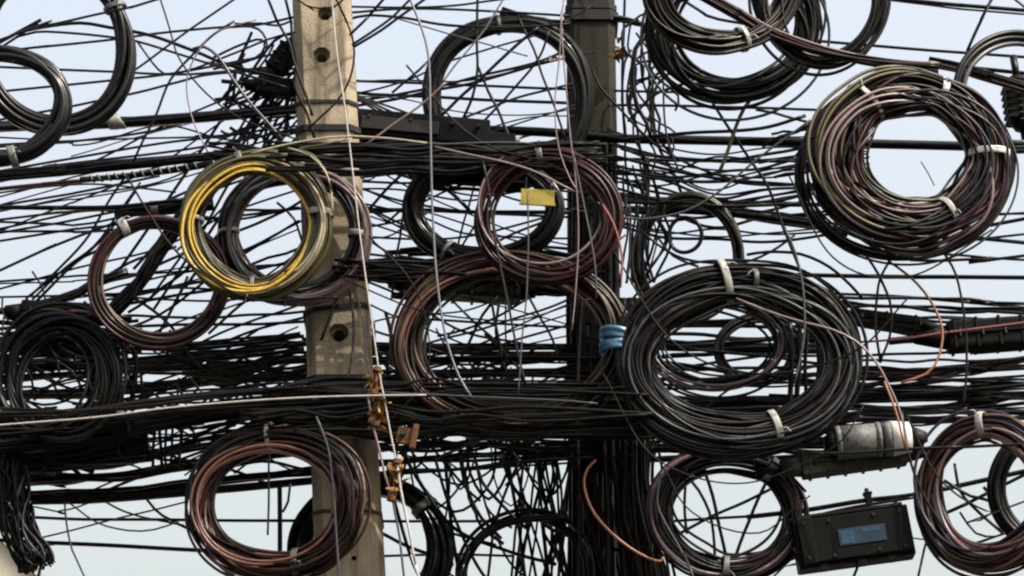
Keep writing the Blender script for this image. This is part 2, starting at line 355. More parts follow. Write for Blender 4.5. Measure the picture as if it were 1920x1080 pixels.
# ---------------------------------------------------------------- coils
def coil(label, cx, cy, rx, ry, th, D, n, wpx, cols, ties=(), rot=0, dth=None, loose=0.35, thick=None, name='cable_coil', tilt=0.0, sides=6, tie_w=8, extra=(), ends=1):
    """rx, ry: middle of the ring in photo pixels; th: half its radial thickness; thick: [(degrees, scale)] round the ring"""
    ctr = P1(cx, cy, D); root = empty(name, ctr); tag(root, label, 'cable coil', 'coils of spare cable hung on the lines')
    hp = rng.uniform(0, 6.3, 3); ha = rng.normal(size=3) * np.array([.016, .011, .006]); tilt = tilt or rng.normal() * .045
    NS = 84; th_ = np.arange(NS) * 2 * PI / NS; o = np.array(root.location); dth = dth or th
    cr, sr = math.cos(math.radians(rot)), math.sin(math.radians(rot))
    if thick:
        ta = np.array([q[0] for q in thick], float); tb = np.array([q[1] for q in thick], float)
        xs = np.concatenate([ta - 360, ta, ta + 360]); yb = np.tile(tb, 3); tk = np.interp(np.degrees(th_), xs, yb)
    else: tk = np.ones(NS)
    tk = (np.roll(tk, 1) + np.roll(tk, -1) + tk) / 3
    pin = np.ones(NS)
    for q in ties:
        d_ = (np.degrees(th_) - (q[0] if isinstance(q, tuple) else q) + 180) % 360 - 180
        pin *= 1 - .18 * np.exp(-(d_ / 16) ** 2)
    H = 1 + sum(ha[q] * np.cos((q + 2) * th_ + hp[q]) for q in range(3))
    jobs = [(None, 0, 0, 0, 0)] * n + [(c_, dx, dy, dr, dt) for c_, dx, dy, dr, dt, m_ in extra for _ in range(m_)]
    for k, (xc, xdx, xdy, xdr, xdt) in enumerate(jobs):
        if k >= n: k = int(rng.integers(n // 3))
        rho = math.sqrt((k + .5) / n); a0 = k * 2.39996 + rng.uniform(-.3, .3); m = int(rng.choice([-1, 0, 0, 0, 0, 0, 1]))
        a = a0 + m * th_ + .3 * np.sin(th_ + rng.uniform(0, 6.3))
        lo = loose * th * .45 * rng.normal() * np.sin(th_ + rng.uniform(0, 6.3)) * pin + .35 * np.sin(3 * th_ + rng.uniform(0, 6.3))
        u = rho * th * tk * pin * np.cos(a) + lo + loose * th * .5 * rng.normal() * pin
        v = rho * dth * tk * pin * np.sin(a) * S
        ox, oy = rng.normal() * loose * th * .25, abs(rng.normal()) * loose * th * .45
        ex = (rx * H + u + xdr) * np.cos(th_) + ox * pin + xdx; ey = (ry * H + u + xdr) * np.sin(th_) + oy * pin + xdy
        X = cx + ex * cr - ey * sr; Y = cy + ex * sr + ey * cr
        C = P(X, Y, D + v + (tilt + xdt) * np.cos(th_) - abs(xdt)) - o
        V, F = tube_np(C, wpx * S / 2 * rng.uniform(.82, 1.15), sides, True)
        link('winding', mesh_np('winding', V, F), CC[xc or cols[int(rng.integers(len(cols)))]], root)
    for q in ties:
        ang, tm = (q, M_TAPE) if not isinstance(q, tuple) else (q[0], q[1])
        w_ = q[2] if isinstance(q, tuple) and len(q) > 2 else tie_w
        g_ = q[3] if isinstance(q, tuple) and len(q) > 3 else 1.0
        t = math.radians(ang); k = np.interp(ang % 360, np.degrees(th_), tk)
        def at(t):
            ex, ey = rx * math.cos(t), ry * math.sin(t)
            f_ = 1 + sum(ha[q] * math.cos((q + 2) * t + hp[q]) for q in range(3)); ex *= f_; ey *= f_
            return P1(cx + ex * cr - ey * sr, cy + ex * sr + ey * cr, D + tilt * math.cos(t))
        tie_ring(at(t) - o, at(t + .05) - at(t - .05), (th * k * .84 + wpx * .5) * S * g_, (dth * k * .8 + wpx * .5) * S, w_ * S, tm, root, tail=True)
    for _ in range(ends if n > 3 and wpx < 9 else 0):                   # cut ends springing off the ring
        a = rng.uniform(0, 2 * PI); sg = rng.choice([-1, 1]); q = np.arange(5); rr_ = th * np.array([.5, .9, 1.4, 2.1, 3.0]) * rng.uniform(.6, 1.1)
        aa_ = a + sg * q * .13; ex = (rx + rr_) * np.cos(aa_); ey = (ry + rr_) * np.sin(aa_) + q ** 2 * rng.uniform(1.2, 3.2)
        V, F = tube_np(spline(P(cx + ex * cr - ey * sr, cy + ex * sr + ey * cr, np.full(5, D - dth * S * .8))) - o, wpx * S * .45, 6)
        link('loose_end', mesh_np('loose_end', V, F), CC[cols[int(rng.integers(len(cols)))]], root)
    return root
# angles: 0 right, 90 down, 180 left, 270 up
B3 = ['black', 'black', 'bluish', 'rubber', 'soot']
coil('glossy black thick coil cut by the left edge of the view', -5, 197, 122, 100, 15, -0.55, 16, 14, ['rubber', 'rubber', 'black'], [(76, M_TAPEG, 14)], dth=15, loose=.1)
coil('large glossy black coil hanging behind it at upper left', 102, 88, 135, 152, 16, -0.3, 16, 14, ['rubber', 'rubber', 'black'], [(330, M_TAPEG, 10)], dth=15, loose=.15)
coil('yellow and olive cable coil hanging in front of the beige pole', 481, 421, 122, 118, 23, -0.42, 46, 6, ['olive', 'olive', 'dolive', 'dolive', 'soot', 'dolive', 'olive'], [(256, M_TAPEG, 12), (184, M_TAPE), (93, M_TAPEG), (350, M_TAPE, 12)], loose=.2, extra=[('yellow', -8, 3, -2, .06, 3), ('olive', -9, 2, 4, .045, 4), ('straw', 6, 0, 2, -.03, 3)])  # yellow windings shifted left paint in the sunlit side, olive the shaded
coil('grey and pink cable coil behind the yellow coil', 552, 436, 122, 116, 20, -0.24, 30, 6, ['grey', 'pink', 'black', 'pink', 'grey', 'brown', 'soot'], [(180, M_TAPE), (3, M_TAPE, 12), (92, M_TAPEG)], loose=.3, extra=[('pink', 13, 6, 4, -.05, 7), ('grey', -6, 2, -4, .04, 4)])
coil('dark maroon cable coil left of the yellow coil', 297, 524, 122, 112, 15, -0.32, 20, 7, ['maroon', 'maroon', 'maroon', 'brown', 'rust'], [(238, M_TAPE, 16)], loose=.22)
coil('black thick coil at top between the two poles', 953, 190, 144, 150, 15, 0.3, 16, 14, ['rubber', 'black', 'soot'], [(262, M_TAPEG)], dth=15, loose=.1)
coil('black thick coil left of the yellow tag', 905, 393, 130, 92, 17, -0.3, 16, 14, ['black', 'rubber', 'soot'], [(120, M_TAPEG)], dth=16, loose=.1)
coil('maroon and pink thin cable coil in front of the dark pole', 1028, 405, 122, 112, 18, -0.55, 16, 6, ['maroon', 'maroon', 'pink', 'brown', 'brown', 'black', 'maroon'], [(262, M_TAPEG, 12)], loose=.42)
coil('big brown and olive coil below the black junction case', 962, 640, 195, 150, 25, -.42, 34, 6, ['brown', 'brown', 'dolive', 'black', 'brown', 'soot', 'copper', 'rust'], loose=.3, extra=[('olive', 0, -6, 8, 0, 4), ('copper', -14, 6, 0, .04, 2), ('rust', -12, 4, 2, .04, 3)])
coil('largest black coil with blue tape on its left side', 1385, 668, 198, 140, 34, -0.5, 120, 6, ['black', 'black', 'bluish', 'black', 'rubber', 'soot', 'black', 'black', 'brown', 'grey'], [(262, M_TAPE, 14), (70, M_TAPE, 13), (278, M_TAPEG, 9, .5)], dth=28, loose=.42, ends=0, extra=[('pink', -5, 14, 8, 0, 3), ('black', -6, 22, 8, 0, 9), ('soot', 8, 14, 4, 0, 6)],
     thick=[(0, 1.0), (45, .95), (90, .9), (135, .75), (180, .8), (225, 1.2), (270, 1.4), (315, 1.3)])
coil('loose inner loops hanging inside the largest black coil', 1345, 642, 118, 78, 17, -0.3, 12, 5, ['grey', 'black', 'pink', 'black', 'bluish'], loose=.6)
coil('small dark coil behind the largest black coil', 1420, 655, 75, 58, 10, 0.25, 7, 8, ['black', 'soot'], loose=.2)
coil('big brown and black coil, pink painted as glints, bound with white ties at upper right', 1712, 288, 138, 126, 44, -0.5, 110, 6, ['black', 'brown', 'brown', 'maroon', 'pink', 'black', 'purple', 'dolive', 'soot', 'rust', 'black', 'pink', 'brown'], [(286, M_WTAPE, 13, .5), (222, M_WTAPE, 9), (352, M_WTAPE, 13), (55, M_TAPE, 11, .7)], dth=34, loose=.3, rot=8, extra=[('pink', -22, 8, -6, .05, 5), ('olive', -14, -4, 14, .04, 3), ('purple', 10, 6, 4, -.04, 3)],  # pink windings paint in sun glints on dark cable
     thick=[(0, 1.0), (90, 1.15), (180, 1.2), (270, .95)])
coil('loose outer loops round the big brown and black coil', 1700, 316, 192, 152, 18, -0.36, 11, 5.5, ['black', 'soot', 'brown', 'dolive', 'black'], loose=.9)
coil('black coil cut by the top edge beside the dark pole', 1356, -32, 128, 112, 24, -0.4, 44, 7, ['black', 'soot', 'brown', 'rubber', 'black'], [(74, M_TAPE, 10)], loose=.3)
coil('loose dark green and black coil below the top edge', 1378, 42, 140, 122, 24, -0.2, 30, 6.5, ['black', 'green', 'soot', 'black', 'bluish'], loose=.7)
coil('loose black coil cut by the top edge above the white tied coil', 1535, -8, 112, 122, 17, -0.3, 14, 6.5, ['black', 'brown', 'soot', 'grey'], loose=.7)
coil('grey black thick coil at the top right corner', 1905, 172, 105, 100, 10, -0.2, 6, 10, ['grey', 'soot', 'black'], loose=.2, dth=8)
coil('brown and orange coil cut by the right edge', 1852, 922, 112, 122, 26, -0.5, 42, 6.5, ['brown', 'rust', 'pink', 'black', 'purple', 'copper', 'brown', 'black', 'soot', 'black'], [(266, M_TAPE, 14)], loose=.45)
coil('black thick coil inside the brown coil at the right edge', 1968, 915, 98, 100, 15, -0.3, 7, 13, ['black', 'soot', 'rubber'], loose=.15)
coil('maroon and black coil hanging below the largest black coil', 1362, 958, 126, 106, 22, -0.3, 40, 6, ['maroon', 'black', 'brown', 'pink', 'black', 'purple', 'soot'], [(92, M_TAPEG, 11), (312, M_TAPE, 12)], loose=.55)
coil('copper brown coil hanging in front of the beige pole foot', 517, 940, 146, 120, 27, -0.45, 52, 6, ['rust', 'copper', 'brown', 'rust', 'maroon', 'brown', 'black', 'soot'], [(266, M_TAPE, 8), (74, M_TAPEG, 12)], loose=.35, extra=[('copper', -12, 2, -8, .05, 3), ('brown', 4, 0, 6, -.03, 6)])
coil('blue black thick coil behind the beige pole at bottom', 694, 1030, 130, 126, 20, 0.3, 18, 15, ['bluish', 'rubber', 'bluish'], [(322, M_TAPEG, 16)], dth=18, loose=.1)
coil('black coil with olive side under the line right of the dark pole', 1290, 482, 95, 112, 10, 0.2, 6, 10, ['black', 'soot', 'dolive'], dth=8, loose=.15)
coil('dark dusty coil hanging under the left junction case', 112, 700, 96, 104, 20, -.24, 26, 7, ['black', 'soot', 'brown', 'bluish'], loose=.7)
coil('small single loop of black wire right of the dark pole', 1284, 440, 30, 32, 2, -0.15, 2, 6, ['black'], loose=.5, name='wire_loop')
coil('tiny thin wire loop beside the beige pole', 690, 322, 16, 15, 1, -0.15, 1, 3, ['bluish'], loose=.3, name='wire_loop')
coil('dark tangled coil at the bottom between the poles', 985, 1075, 120, 108, 14, 0.15, 9, 7, ['black', 'soot'], loose=.5)
# blue tape on the largest coil
big = [o for o in COL.objects if o.get('label', '').startswith('largest black coil')][0]
def wrap(cx, cy, ang, ra, rd, wd, m, name):
    """several turns of tape round the strands: a lumpy sleeve"""
    c = P1(cx, cy, -0.5) - np.array(big.location); T = np.array([math.cos(ang), 0, -math.sin(ang)]); X = np.array([math.sin(ang), 0, math.cos(ang)]); Y = np.array([0, 1.0, 0])
    V = []; F = []; n = 22; prof = [(-.5, .93), (-.47, 1.0), (-.1, 1.012), (-.07, .995), (.2, 1.008), (.3, .998), (.47, 1.0), (.5, .93)]; k = len(prof)
    for a in np.arange(n) * 2 * PI / n:
        for u, h in prof:
            h2 = h * (1 + rng.uniform(-.025, .025)); V.append(c + T * wd * S * (u + .05 * math.cos(a + 1)) + X * math.cos(a) * ra * S * h2 + Y * math.sin(a) * rd * S * h2)
    for i in range(n):
        for j in range(k - 1): F.append((i * k + j, i * k + j + 1, ((i + 1) % n) * k + j + 1, ((i + 1) % n) * k + j))
    link(name, mesh_np(name, V, np.array(F)), m, big)
wrap(1158, 632, math.radians(100), 33, 36, 22, M_BLUET, 'blue_tape'); wrap(1157, 653, math.radians(86), 32, 35, 19, M_BLUET, 'blue_tape')

# ---------------------------------------------------------------- traced cables
T = [
# upper left
('black wire rising over the top of the upper left coils', 'bluish', 5, -.35, '-3,76 60,53 110,43 180,27 250,12 290,0'),
('black cable drooping from the left edge across the upper left coil', 'black', 7, -.1, '-4,80 30,62 83,50 150,43 207,52 283,67 367,97 430,122 540,150'),
('thin black wire under the drooping cable at upper left', 'bluish', 5, -.15, '-3,92 25,74 67,60 130,62 207,70 257,78 330,100 400,122 540,165'),
('black wire from the glossy coil up to the top of the beige pole', 'black', 5, 0.1, '-4,96 50,90 207,75 283,65 400,53 480,47 560,30'),
('level black wire through the glossy coils, highest of three', 'bluish', 5, .15, '0,126 110,131 210,135 330,140 420,134 560,120'),
('level black wire through the glossy coils, middle of three', 'bluish', 5, .2, '0,170 80,162 210,150 330,137 560,95'),
('level black wire through the glossy coils, lowest of three', 'black', 5, .1, '-4,226 97,207 190,187 260,172 333,153 400,138 560,128'),
('thin black wire slanting from the coil to the top edge', 'black', 4.5, -.2, '215,158 270,120 350,60 440,-2'),
('black wire dipping beside the glossy coil and rising to the pole', 'black', 4.5, -.12, '257,78 297,130 320,137 367,127 440,100 500,75 555,60'),
('thin pinkish wire hanging in front of the thick left cable', 'pink', 3.2, -.4, '480,37 433,50 400,63 377,87 354,133 350,167 357,207 370,243 390,285'),
('black wire slanting down from the upper left tangle', 'black', 5, -.28, '440,40 400,65 363,100 320,150 293,213 267,267 250,305'),
('blue grey cable arching down to the yellow coil', 'grey', 6, -.3, '360,92 383,88 410,107 433,143 467,190 500,228 530,262'),
('level thin wire just below the thick left cable', 'black', 4, .25, '0,272 90,267 240,260 400,255 560,235'),
('hair thin wire sagging below the thick left cable', 'grey', 2.5, -.2, '360,230 247,260 133,293'),
('long black wire slanting gently up under the thick left cable', 'black', 5, .1, '-3,322 110,302 300,268 480,245 560,215'),
('second long black wire slanting gently up below it', 'bluish', 5, .05, '-3,330 90,312 333,283 480,258 570,240'),
('maroon red cable entering at the left edge into a taped bundle', 'maroon', 8, -.25, '0,354 80,346 160,338'),
('black wire arching into the beige pole at upper left', 'black', 4.5, -.1, '440,45 490,44 520,48 545,40'),
('curled black wire end above the left clamp', 'black', 5, -.12, '420,52 470,50 492,62 500,85 490,105 440,120 400,130'),
('second curled black wire end above the left clamp', 'black', 5, -.08, '400,108 440,88 480,74 495,80 490,100 465,115 420,125'),
# left fan
('black wire at left edge, highest of the fan to the maroon coil', 'black', 5, .1, '0,385 150,360 300,330'),
('black wire at left edge, second of the fan to the maroon coil', 'bluish', 5, .15, '0,412 100,400 230,390 350,372'),
('black wire at left edge, third of the fan to the maroon coil', 'black', 5, .1, '0,437 100,420 210,398 330,372'),
('black wire at left edge, fourth of the fan to the maroon coil', 'black', 5, .2, '0,452 150,428 220,420 330,390'),
('black wire at left edge, lowest of the fan to the maroon coil', 'bluish', 5.5, .1, '0,507 80,470 165,436 235,410 350,360'),
('thick black cable level from the left edge to a dark clamp', 'black', 9, 0, '0,388 80,389 200,389 280,383 345,375'),
('maroon wire above the thick level cable at left', 'maroon', 4, -.05, '0,362 70,352 170,345 260,352 330,360'),
# near beige pole
('black cable running down the left side of the beige pole', 'black', 6, -.2, '503,-2 520,40 542,78 550,112 563,150 578,190 585,216'),
('grey black cable clinging to the left corner of the beige pole', 'soot', 6, -.16, '535,-2 545,40 548,80 556,120 552,160 575,210 590,260'),
('thin black wire looped across the pole top', 'black', 3.5, -.18, '557,-2 572,8 590,14 612,15 630,10 645,-2'),
('brown black cable bowing out past the right side of the pole', 'brown', 4.5, -.2, '630,-2 645,30 658,62 664,100 655,150 632,190 603,218 578,242'),
('long pale wire running down the front of the beige pole', 'pale', 3.6, -.70, '621,-2 626,50 634,120 645,190 655,270 664,350 673,430 688,540 700,620 712,700 722,750 735,820 748,880'),
('pinkish white guy wire continuing down past the bottom edge', 'pale', 5.5, -.70, '745,870 752,920 760,960 770,1010 778,1060 784,1080'),
('second pale wire beside the rusty fittings', 'pink', 5, -.70, '690,740 700,800 712,850 722,890 732,925'),
('dark wire below the rusty fittings', 'grey', 5, -.70, '733,925 740,960 750,1010 758,1080'),
('straw coloured wire across the front of the beige pole', 'straw', 4, -.70, '470,290 540,271 600,259 660,254 730,260 800,270'),
('second straw wire curving off the beige pole to the yellow coil', 'olive', 4, -.70, '650,262 600,272 560,278 585,290 610,320 622,360'),
('pale wire curving down the front of the yellow coil', 'straw', 4, -.70, '540,278 580,290 608,320 620,350 624,400'),
('grey wire stapled down the lower beige pole', 'grey', 6, -.2, '652,530 660,570 663,620 660,670 650,722'),
('pinkish wire on the right face of the lower beige pole', 'pink', 4, -.2, '667,540 676,580 684,630 692,710'),
('grey wire hanging in front of the copper brown coil', 'grey', 5, -.6, '592,783 605,815 616,850 625,930 637,1082'),
('thin grey wire hanging down the lower beige pole', 'grey', 3.5, -.2, '656,800 668,828 685,870 691,900 690,950'),
('dull silver wire hanging inside the copper brown coil', 'grey', 4.5, -.35, '508,790 505,860 502,1002'),
('thick straight black cable dropping through the copper coil', 'soot', 9, -.1, '524,905 525,1000 525,1082'),
('thick dark cable bending into the bottom of the copper coil', 'black', 5, -.2, '545,900 540,940 530,960'),
# top centre
('black wire at top between the poles, first from the top', 'black', 4.5, .2, '655,13 760,14 850,10 960,-4'),
('black wire at top between the poles, second from the top', 'bluish', 5, .25, '655,24 770,16 900,20 1070,30'),
('black wire at top between the poles, third from the top', 'black', 5.5, .15, '655,36 690,29 760,34 840,47 960,52 1070,45'),
('thin wire sloping from the upper wires to the top coil', 'grey', 3, .1, '740,33 800,52 860,70 920,84 990,105'),
('black slanting wire beside the pole top, nearest the pole', 'black', 5.5, -.2, '655,66 690,32 722,-4'),
('black slanting wire beside the pole top, middle one', 'black', 5, -.2, '660,84 700,58 735,33 772,-4'),
('black slanting wire beside the pole top, farthest from the pole', 'bluish', 5.5, -.2, '662,88 715,56 745,34 800,-4'),
('level black wire between the poles behind the top coil, upper', 'bluish', 5.5, .35, '655,152 790,156 960,163 1070,168'),
('level black wire between the poles behind the top coil, lower', 'bluish', 6.5, .3, '655,172 700,177 800,181 900,187 1070,193'),
('black wire rising from the pole to the right past the top coil', 'black', 5.5, .3, '655,192 740,178 830,160 910,140 1010,116 1050,100'),
('second black wire rising from the pole past the top coil', 'black', 6, .25, '655,200 740,186 810,170 880,158 960,135 1030,112'),
('black wire slanting under the left shoulder of the top coil', 'black', 5, .15, '802,115 770,145 735,174'),
('upright black wire through the middle of the top coil', 'black', 6, .2, '896,-4 894,80 895,130 886,180 868,222'),
('black wire slanting from the coil middle down to the beam end', 'black', 6, .2, '896,125 915,170 938,215 952,250 975,280'),
('long black wire slanting down left through the top coil', 'black', 6.5, .15, '1010,50 960,92 900,150 860,185 825,218'),
('thin blue grey wire slanting through the top coil', 'bgrey', 3.5, .05, '945,-4 905,60 850,125 826,160'),
('black wire crossing the top coil from upper left to lower right', 'black', 5, .2, '970,30 1000,90 1020,150 1045,215 1062,270'),
('black wire crossing the top coil near the pole', 'black', 5, .22, '1030,55 1010,110 960,170 905,230'),
('light grey wire hanging down the middle between the poles', 'bgrey', 5, -.70, '768,-4 788,45 801,90 806,140 808,250 810,360 813,430 817,500 826,580 840,650 862,710 886,748'),
('pinkish grey wire slanting across the dark beam', 'pink', 4.5, -.70, '835,155 820,170 785,200 735,235 685,272'),
('thin pale wire running along below the dark beam', 'grey', 4, -.70, '660,258 740,262 820,270 900,268 1000,268'),
('pinkish wire sloping down right below the dark beam', 'pink', 4.5, -.70, '815,275 880,290 960,308 1010,325 1075,358'),
('black cable drooping from the pole to the left black coil', 'black', 8, -.05, '668,314 720,318 770,326 815,340 850,365 880,395'),
('dark cable drooping from the pole below the beam', 'black', 8, 0, '665,282 700,295 735,312 780,330 820,355'),
('grey topped cable below the beam', 'grey', 6, -.1, '810,305 860,312 920,320 985,328 1060,340'),
('black wire slanting down left beside the light grey wire', 'black', 6, .2, '800,295 760,322 720,360 690,395 650,440'),
('black wire slanting down left under the left black coil', 'black', 5, .22, '860,285 790,360 720,420'),
# centre
('level black cable across the middle between the poles', 'black', 8, .35, '600,393 690,393 800,394 900,397 1070,399'),
('thin black wire rising to the left black coil', 'black', 4.5, .25, '688,426 730,418 800,400'),
('thin sagging wire rising to the left black coil', 'black', 3.5, .25, '690,446 715,446 740,438 770,416'),
('black wire slanting down right from the pole to the junction case', 'black', 5, .2, '688,447 720,470 750,492 800,535'),
('short upright black wire left of the black coil', 'black', 5, .2, '757,398 750,450 740,495 735,560'),
('black wire slanting through the centre coils', 'black', 4.5, .25, '890,340 875,400 856,470'),
('black wire slanting up right through the centre coils', 'black', 4.5, .3, '860,470 890,425 930,370 960,330'),
('level black wire inside the big brown coil', 'black', 5, .3, '780,598 850,602 960,608 1070,614'),
('black wire crossing inside the big brown coil, falling right', 'black', 5, .25, '845,560 890,605 920,630 945,660 980,700'),
('black wire crossing inside the big brown coil, rising right', 'black', 6, .2, '850,700 880,640 905,590 935,555'),
('black wire under the case sloping up right', 'black', 5, .3, '820,630 870,618 930,595 990,560'),
('black wire falling right from the case corner', 'black', 5, .3, '985,545 1010,590 1035,635 1050,680'),
('upright black wire below the case, left of a pair', 'black', 6, .2, '920,565 930,610 938,650 945,700'),
('upright black wire below the case, right of a pair', 'black', 6, .25, '935,565 930,620 945,680 955,740'),
('thin dark wire hanging from the case to the dense lines', 'black', 4, .1, '948,560 948,620 950,690'),
('brown wire running down in front of the junction case', 'brown', 5, -.70, '905,300 918,360 925,430 940,510 955,580 968,650 985,720'),
('thin grey wire hanging left of the dark pole', 'grey', 3.5, -.70, '990,360 990,470 986,560 978,650 972,740'),
('grey wire running down the dark pole, in two bends', 'pink', 3.2, -.70, '1057,-4 1053,40 1056,100 1062,170 1070,260 1078,320 1084,400 1084,470 1078,560 1072,620'),
('thin pale wire left of the dark pole bending in', 'pink', 3, -.70, '1052,20 1050,100 1042,180 1042,240 1050,290 1068,335 1085,362'),
('grey wire slanting down the dark pole', 'grey', 4, -.70, '1075,290 1090,360 1106,440 1116,500 1118,560'),
('pale red wire falling from the maroon coil to the black coil', 'red', 5, -.70, '1130,385 1150,420 1163,460 1167,500 1163,540'),
('dark red wire crossing behind the maroon coil end', 'red', 4, -.05, '1112,500 1135,478 1158,455 1172,440'),
('maroon wire curling below the maroon coil', 'maroon', 4, -.1, '1175,370 1170,420 1150,460 1118,495'),
# right of the dark pole, top
('upright black wire close right of the dark pole', 'black', 6, .5, '1172,-4 1170,60 1167,130 1168,200 1173,270'),
('bowed black cable right of the dark pole', 'black', 8, .2, '1245,58 1200,77 1190,110 1187,160 1198,205 1212,230 1222,260'),
('smaller bowed black wire right of the dark pole', 'black', 5, .25, '1240,110 1221,130 1218,148 1226,170 1218,215 1210,250'),
('grey upright wire right of the dark pole', 'grey', 4.5, .0, '1238,40 1241,100 1243,150 1246,220 1254,270 1274,325'),
('short black wire slanting between the bowed cables', 'black', 4.5, .3, '1192,62 1215,90 1240,115'),
('black wire rising right from the dark pole side', 'black', 6, .2, '1178,228 1220,182 1260,165 1300,152'),
('grey black wire slanting across the dark pole and down right', 'soot', 5, .1, '1110,130 1125,163 1165,207 1197,243 1243,283 1320,318 1400,345'),
('straight black wire slanting down right from the green coil', 'soot', 6, .0, '1300,130 1315,160 1360,230 1410,305 1440,350 1470,430 1498,500'),
('olive cable slanting down left from the green coil', 'olive', 8, -.1, '1440,145 1425,165 1395,203 1376,250 1362,290 1348,325'),
('grey wire swinging in a long curve right of the dark pole', 'grey', 4.5, -.25, '1520,225 1440,282 1390,322 1340,365 1285,397 1215,410 1160,404 1105,368'),
('level thin black wire right of the dark pole, upper', 'black', 5, .4, '1150,170 1247,172 1330,175 1440,178'),
('level thin black wire right of the dark pole, lower', 'black', 5.5, .4, '1150,197 1260,198 1440,203 1540,206'),
('short level wire meeting the bowed cables', 'black', 5, .3, '1195,117 1230,113 1280,115'),
('thick black line cable crossing right at mid height', 'black', 18, .45, '900,243 1000,246 1060,250 1160,259 1280,262 1440,266 1640,270 1800,274 1920,279'),
('black cable riding on top of the thick line cable', 'black', 7, .3, '1160,262 1280,251 1360,247 1440,237 1510,216'),
# top right
('double black line cable at the top right', 'black', 8, .3, '1660,-4 1800,10 1920,20'),
('thin black line just under the double line cable', 'black', 4, .3, '1690,3 1800,16 1920,26'),
('level black line passing behind the top right coil', 'black', 6, .4, '1400,66 1520,76 1640,86 1750,95 1920,107'),
('black line running right behind the white tied coil top', 'black', 8, .1, '1630,115 1750,123 1850,130 1920,137'),
('black wire falling to the coil in the top right corner', 'black', 7, -.2, '1860,-4 1842,30 1825,65 1812,95'),
('black wire corner piece at the very top right', 'black', 5, .2, '1900,-4 1920,12'),
('black wire from the left dropping into the top right coils', 'black', 6, .2, '1275,-4 1330,30 1400,45 1480,62'),
('thin stiff wire poking up inside the white tied coil', 'grey', 2.2, -.2, '1727,303 1740,325 1752,348'),
# right middle
('thick black cable leaving the dark pole to the right', 'black', 14, .3, '1160,392 1230,394 1300,395 1380,402 1440,408 1520,420 1590,438'),
('second thick black cable below it', 'black', 8, .35, '1160,372 1260,385 1350,398 1440,415 1560,432'),
('level black cable below the white tied coil', 'black', 8.5, .35, '1440,513 1480,515 1700,519 1920,521'),
('black wire sagging along the top of the largest coil', 'black', 5, -.1, '1200,432 1250,470 1300,490 1370,494 1410,488 1445,472 1490,440'),
('second black wire sagging along the top of the largest coil', 'black', 5, 0, '1230,440 1262,480 1310,500'),
('black arching wire over the right of the largest coil', 'black', 6, -.2, '1400,478 1440,472 1500,476 1555,500 1595,535 1618,562'),
('black hanging loop wire below the white tied coil, left', 'black', 5.5, -.3, '1625,480 1648,515 1668,565 1671,610 1662,650 1650,680'),
('black hanging loop wire below the white tied coil, crossing', 'black', 5.5, -.28, '1668,488 1650,520 1643,570 1643,620 1650,680'),
('orange brown wire hanging in a wide loop at the right', 'orange', 5, -.35, '1665,488 1705,518 1745,565 1766,615 1762,665 1738,700 1690,716'),
('long thin black wire hanging in a wide curve at far right', 'black', 5, -.3, '1768,472 1792,515 1806,575 1812,635 1812,700 1804,765'),
('grey wire down the right side of the largest coil', 'grey', 4.5, -.7, '1470,425 1490,470 1503,525 1509,590 1505,650 1490,720'),
('pale wire sliding off the largest coil down right', 'pink', 4.5, -.62, '1380,560 1440,583 1500,602 1560,618 1605,640 1640,675 1665,720 1690,780 1702,850'),
('faded red wire crossing the right hand case', 'red', 4.5, -.3, '1580,643 1640,640 1700,634 1780,622 1920,604'),
('orange wire slanting past the grey case', 'orange', 4.5, -.6, '1658,715 1672,750 1685,790 1697,840'),
('black wire slanting past the grey case down right', 'black', 5.5, -.55, '1690,770 1700,830 1712,880 1735,935 1775,1000'),
('thin black line running below the grey case', 'black', 6, -.62, '1515,850 1600,848 1700,842 1800,838 1920,832'),
('black line above the blue labelled box', 'black', 9, -.15, '1400,970 1510,957 1620,939 1700,930 1770,917 1920,884'),
('second black line above the blue labelled box', 'black', 6, -.17, '1500,976 1570,957 1640,944 1720,932'),
('black lead leaving the blue labelled box downward', 'black', 6, -.3, '1608,1062 1600,1082'),
('black wire falling right of the blue labelled box', 'black', 5, -.2, '1740,1005 1732,1035 1722,1080'),
('thin pale wire right of the blue labelled box', 'grey', 3, -.2, '1700,1008 1730,1010 1750,1000'),
('black lead joining the blue box to the maroon coil, upper', 'black', 5, -.2, '1440,1062 1470,1052 1495,1046'),
('black lead joining the blue box to the maroon coil, lower', 'black', 4, -.2, '1450,1082 1470,1063 1500,1056'),
('black wire dipping through the brown coil at right', 'black', 6, -.2, '1790,870 1800,920 1835,960 1880,1000'),
('second black wire dipping through the brown coil at right', 'black', 6, -.22, '1770,900 1820,930 1870,945 1920,1000'),
('thin wire sagging inside the right edge coil', 'black', 4.5, -.1, '1800,960 1830,1000 1870,1006 1920,990'),
('black wire crossing the right edge coils upward', 'black', 7, -.1, '1760,968 1820,940 1920,890'),
# bottom
('orange brown wire arching off the dark pole at bottom', 'orange', 5, -.4, '1118,862 1103,878 1096,900 1100,930 1115,965 1145,1000 1180,1028 1215,1046 1238,1052 1245,1044'),
('long pale messenger wire across the lower left', 'pale', 3.6, -.72, '0,797 100,789 200,780 300,767 400,757 500,749 600,744 700,742 800,741'),
('thin grey messenger wire running on to the dark pole', 'grey', 3.5, -.72, '720,735 850,742 960,746 1120,757'),
('level black wire low at left', 'black', 6, .2, '55,970 180,974 350,975 610,977'),
('thick level black wire at the bottom left', 'bluish', 8, .2, '0,1013 50,1016 200,1022 350,1031 480,1036 610,1037'),
('level black wire right of the beige pole, low', 'black', 5.5, .5, '700,977 800,977 950,977 1000,976'),
('level black wire at the bottom between the poles', 'black', 5, .5, '700,1042 830,1040 960,1042'),
('hair thin wire sagging low at left', 'grey', 3.5, 0, '128,942 180,979 240,994 290,993 335,978'),
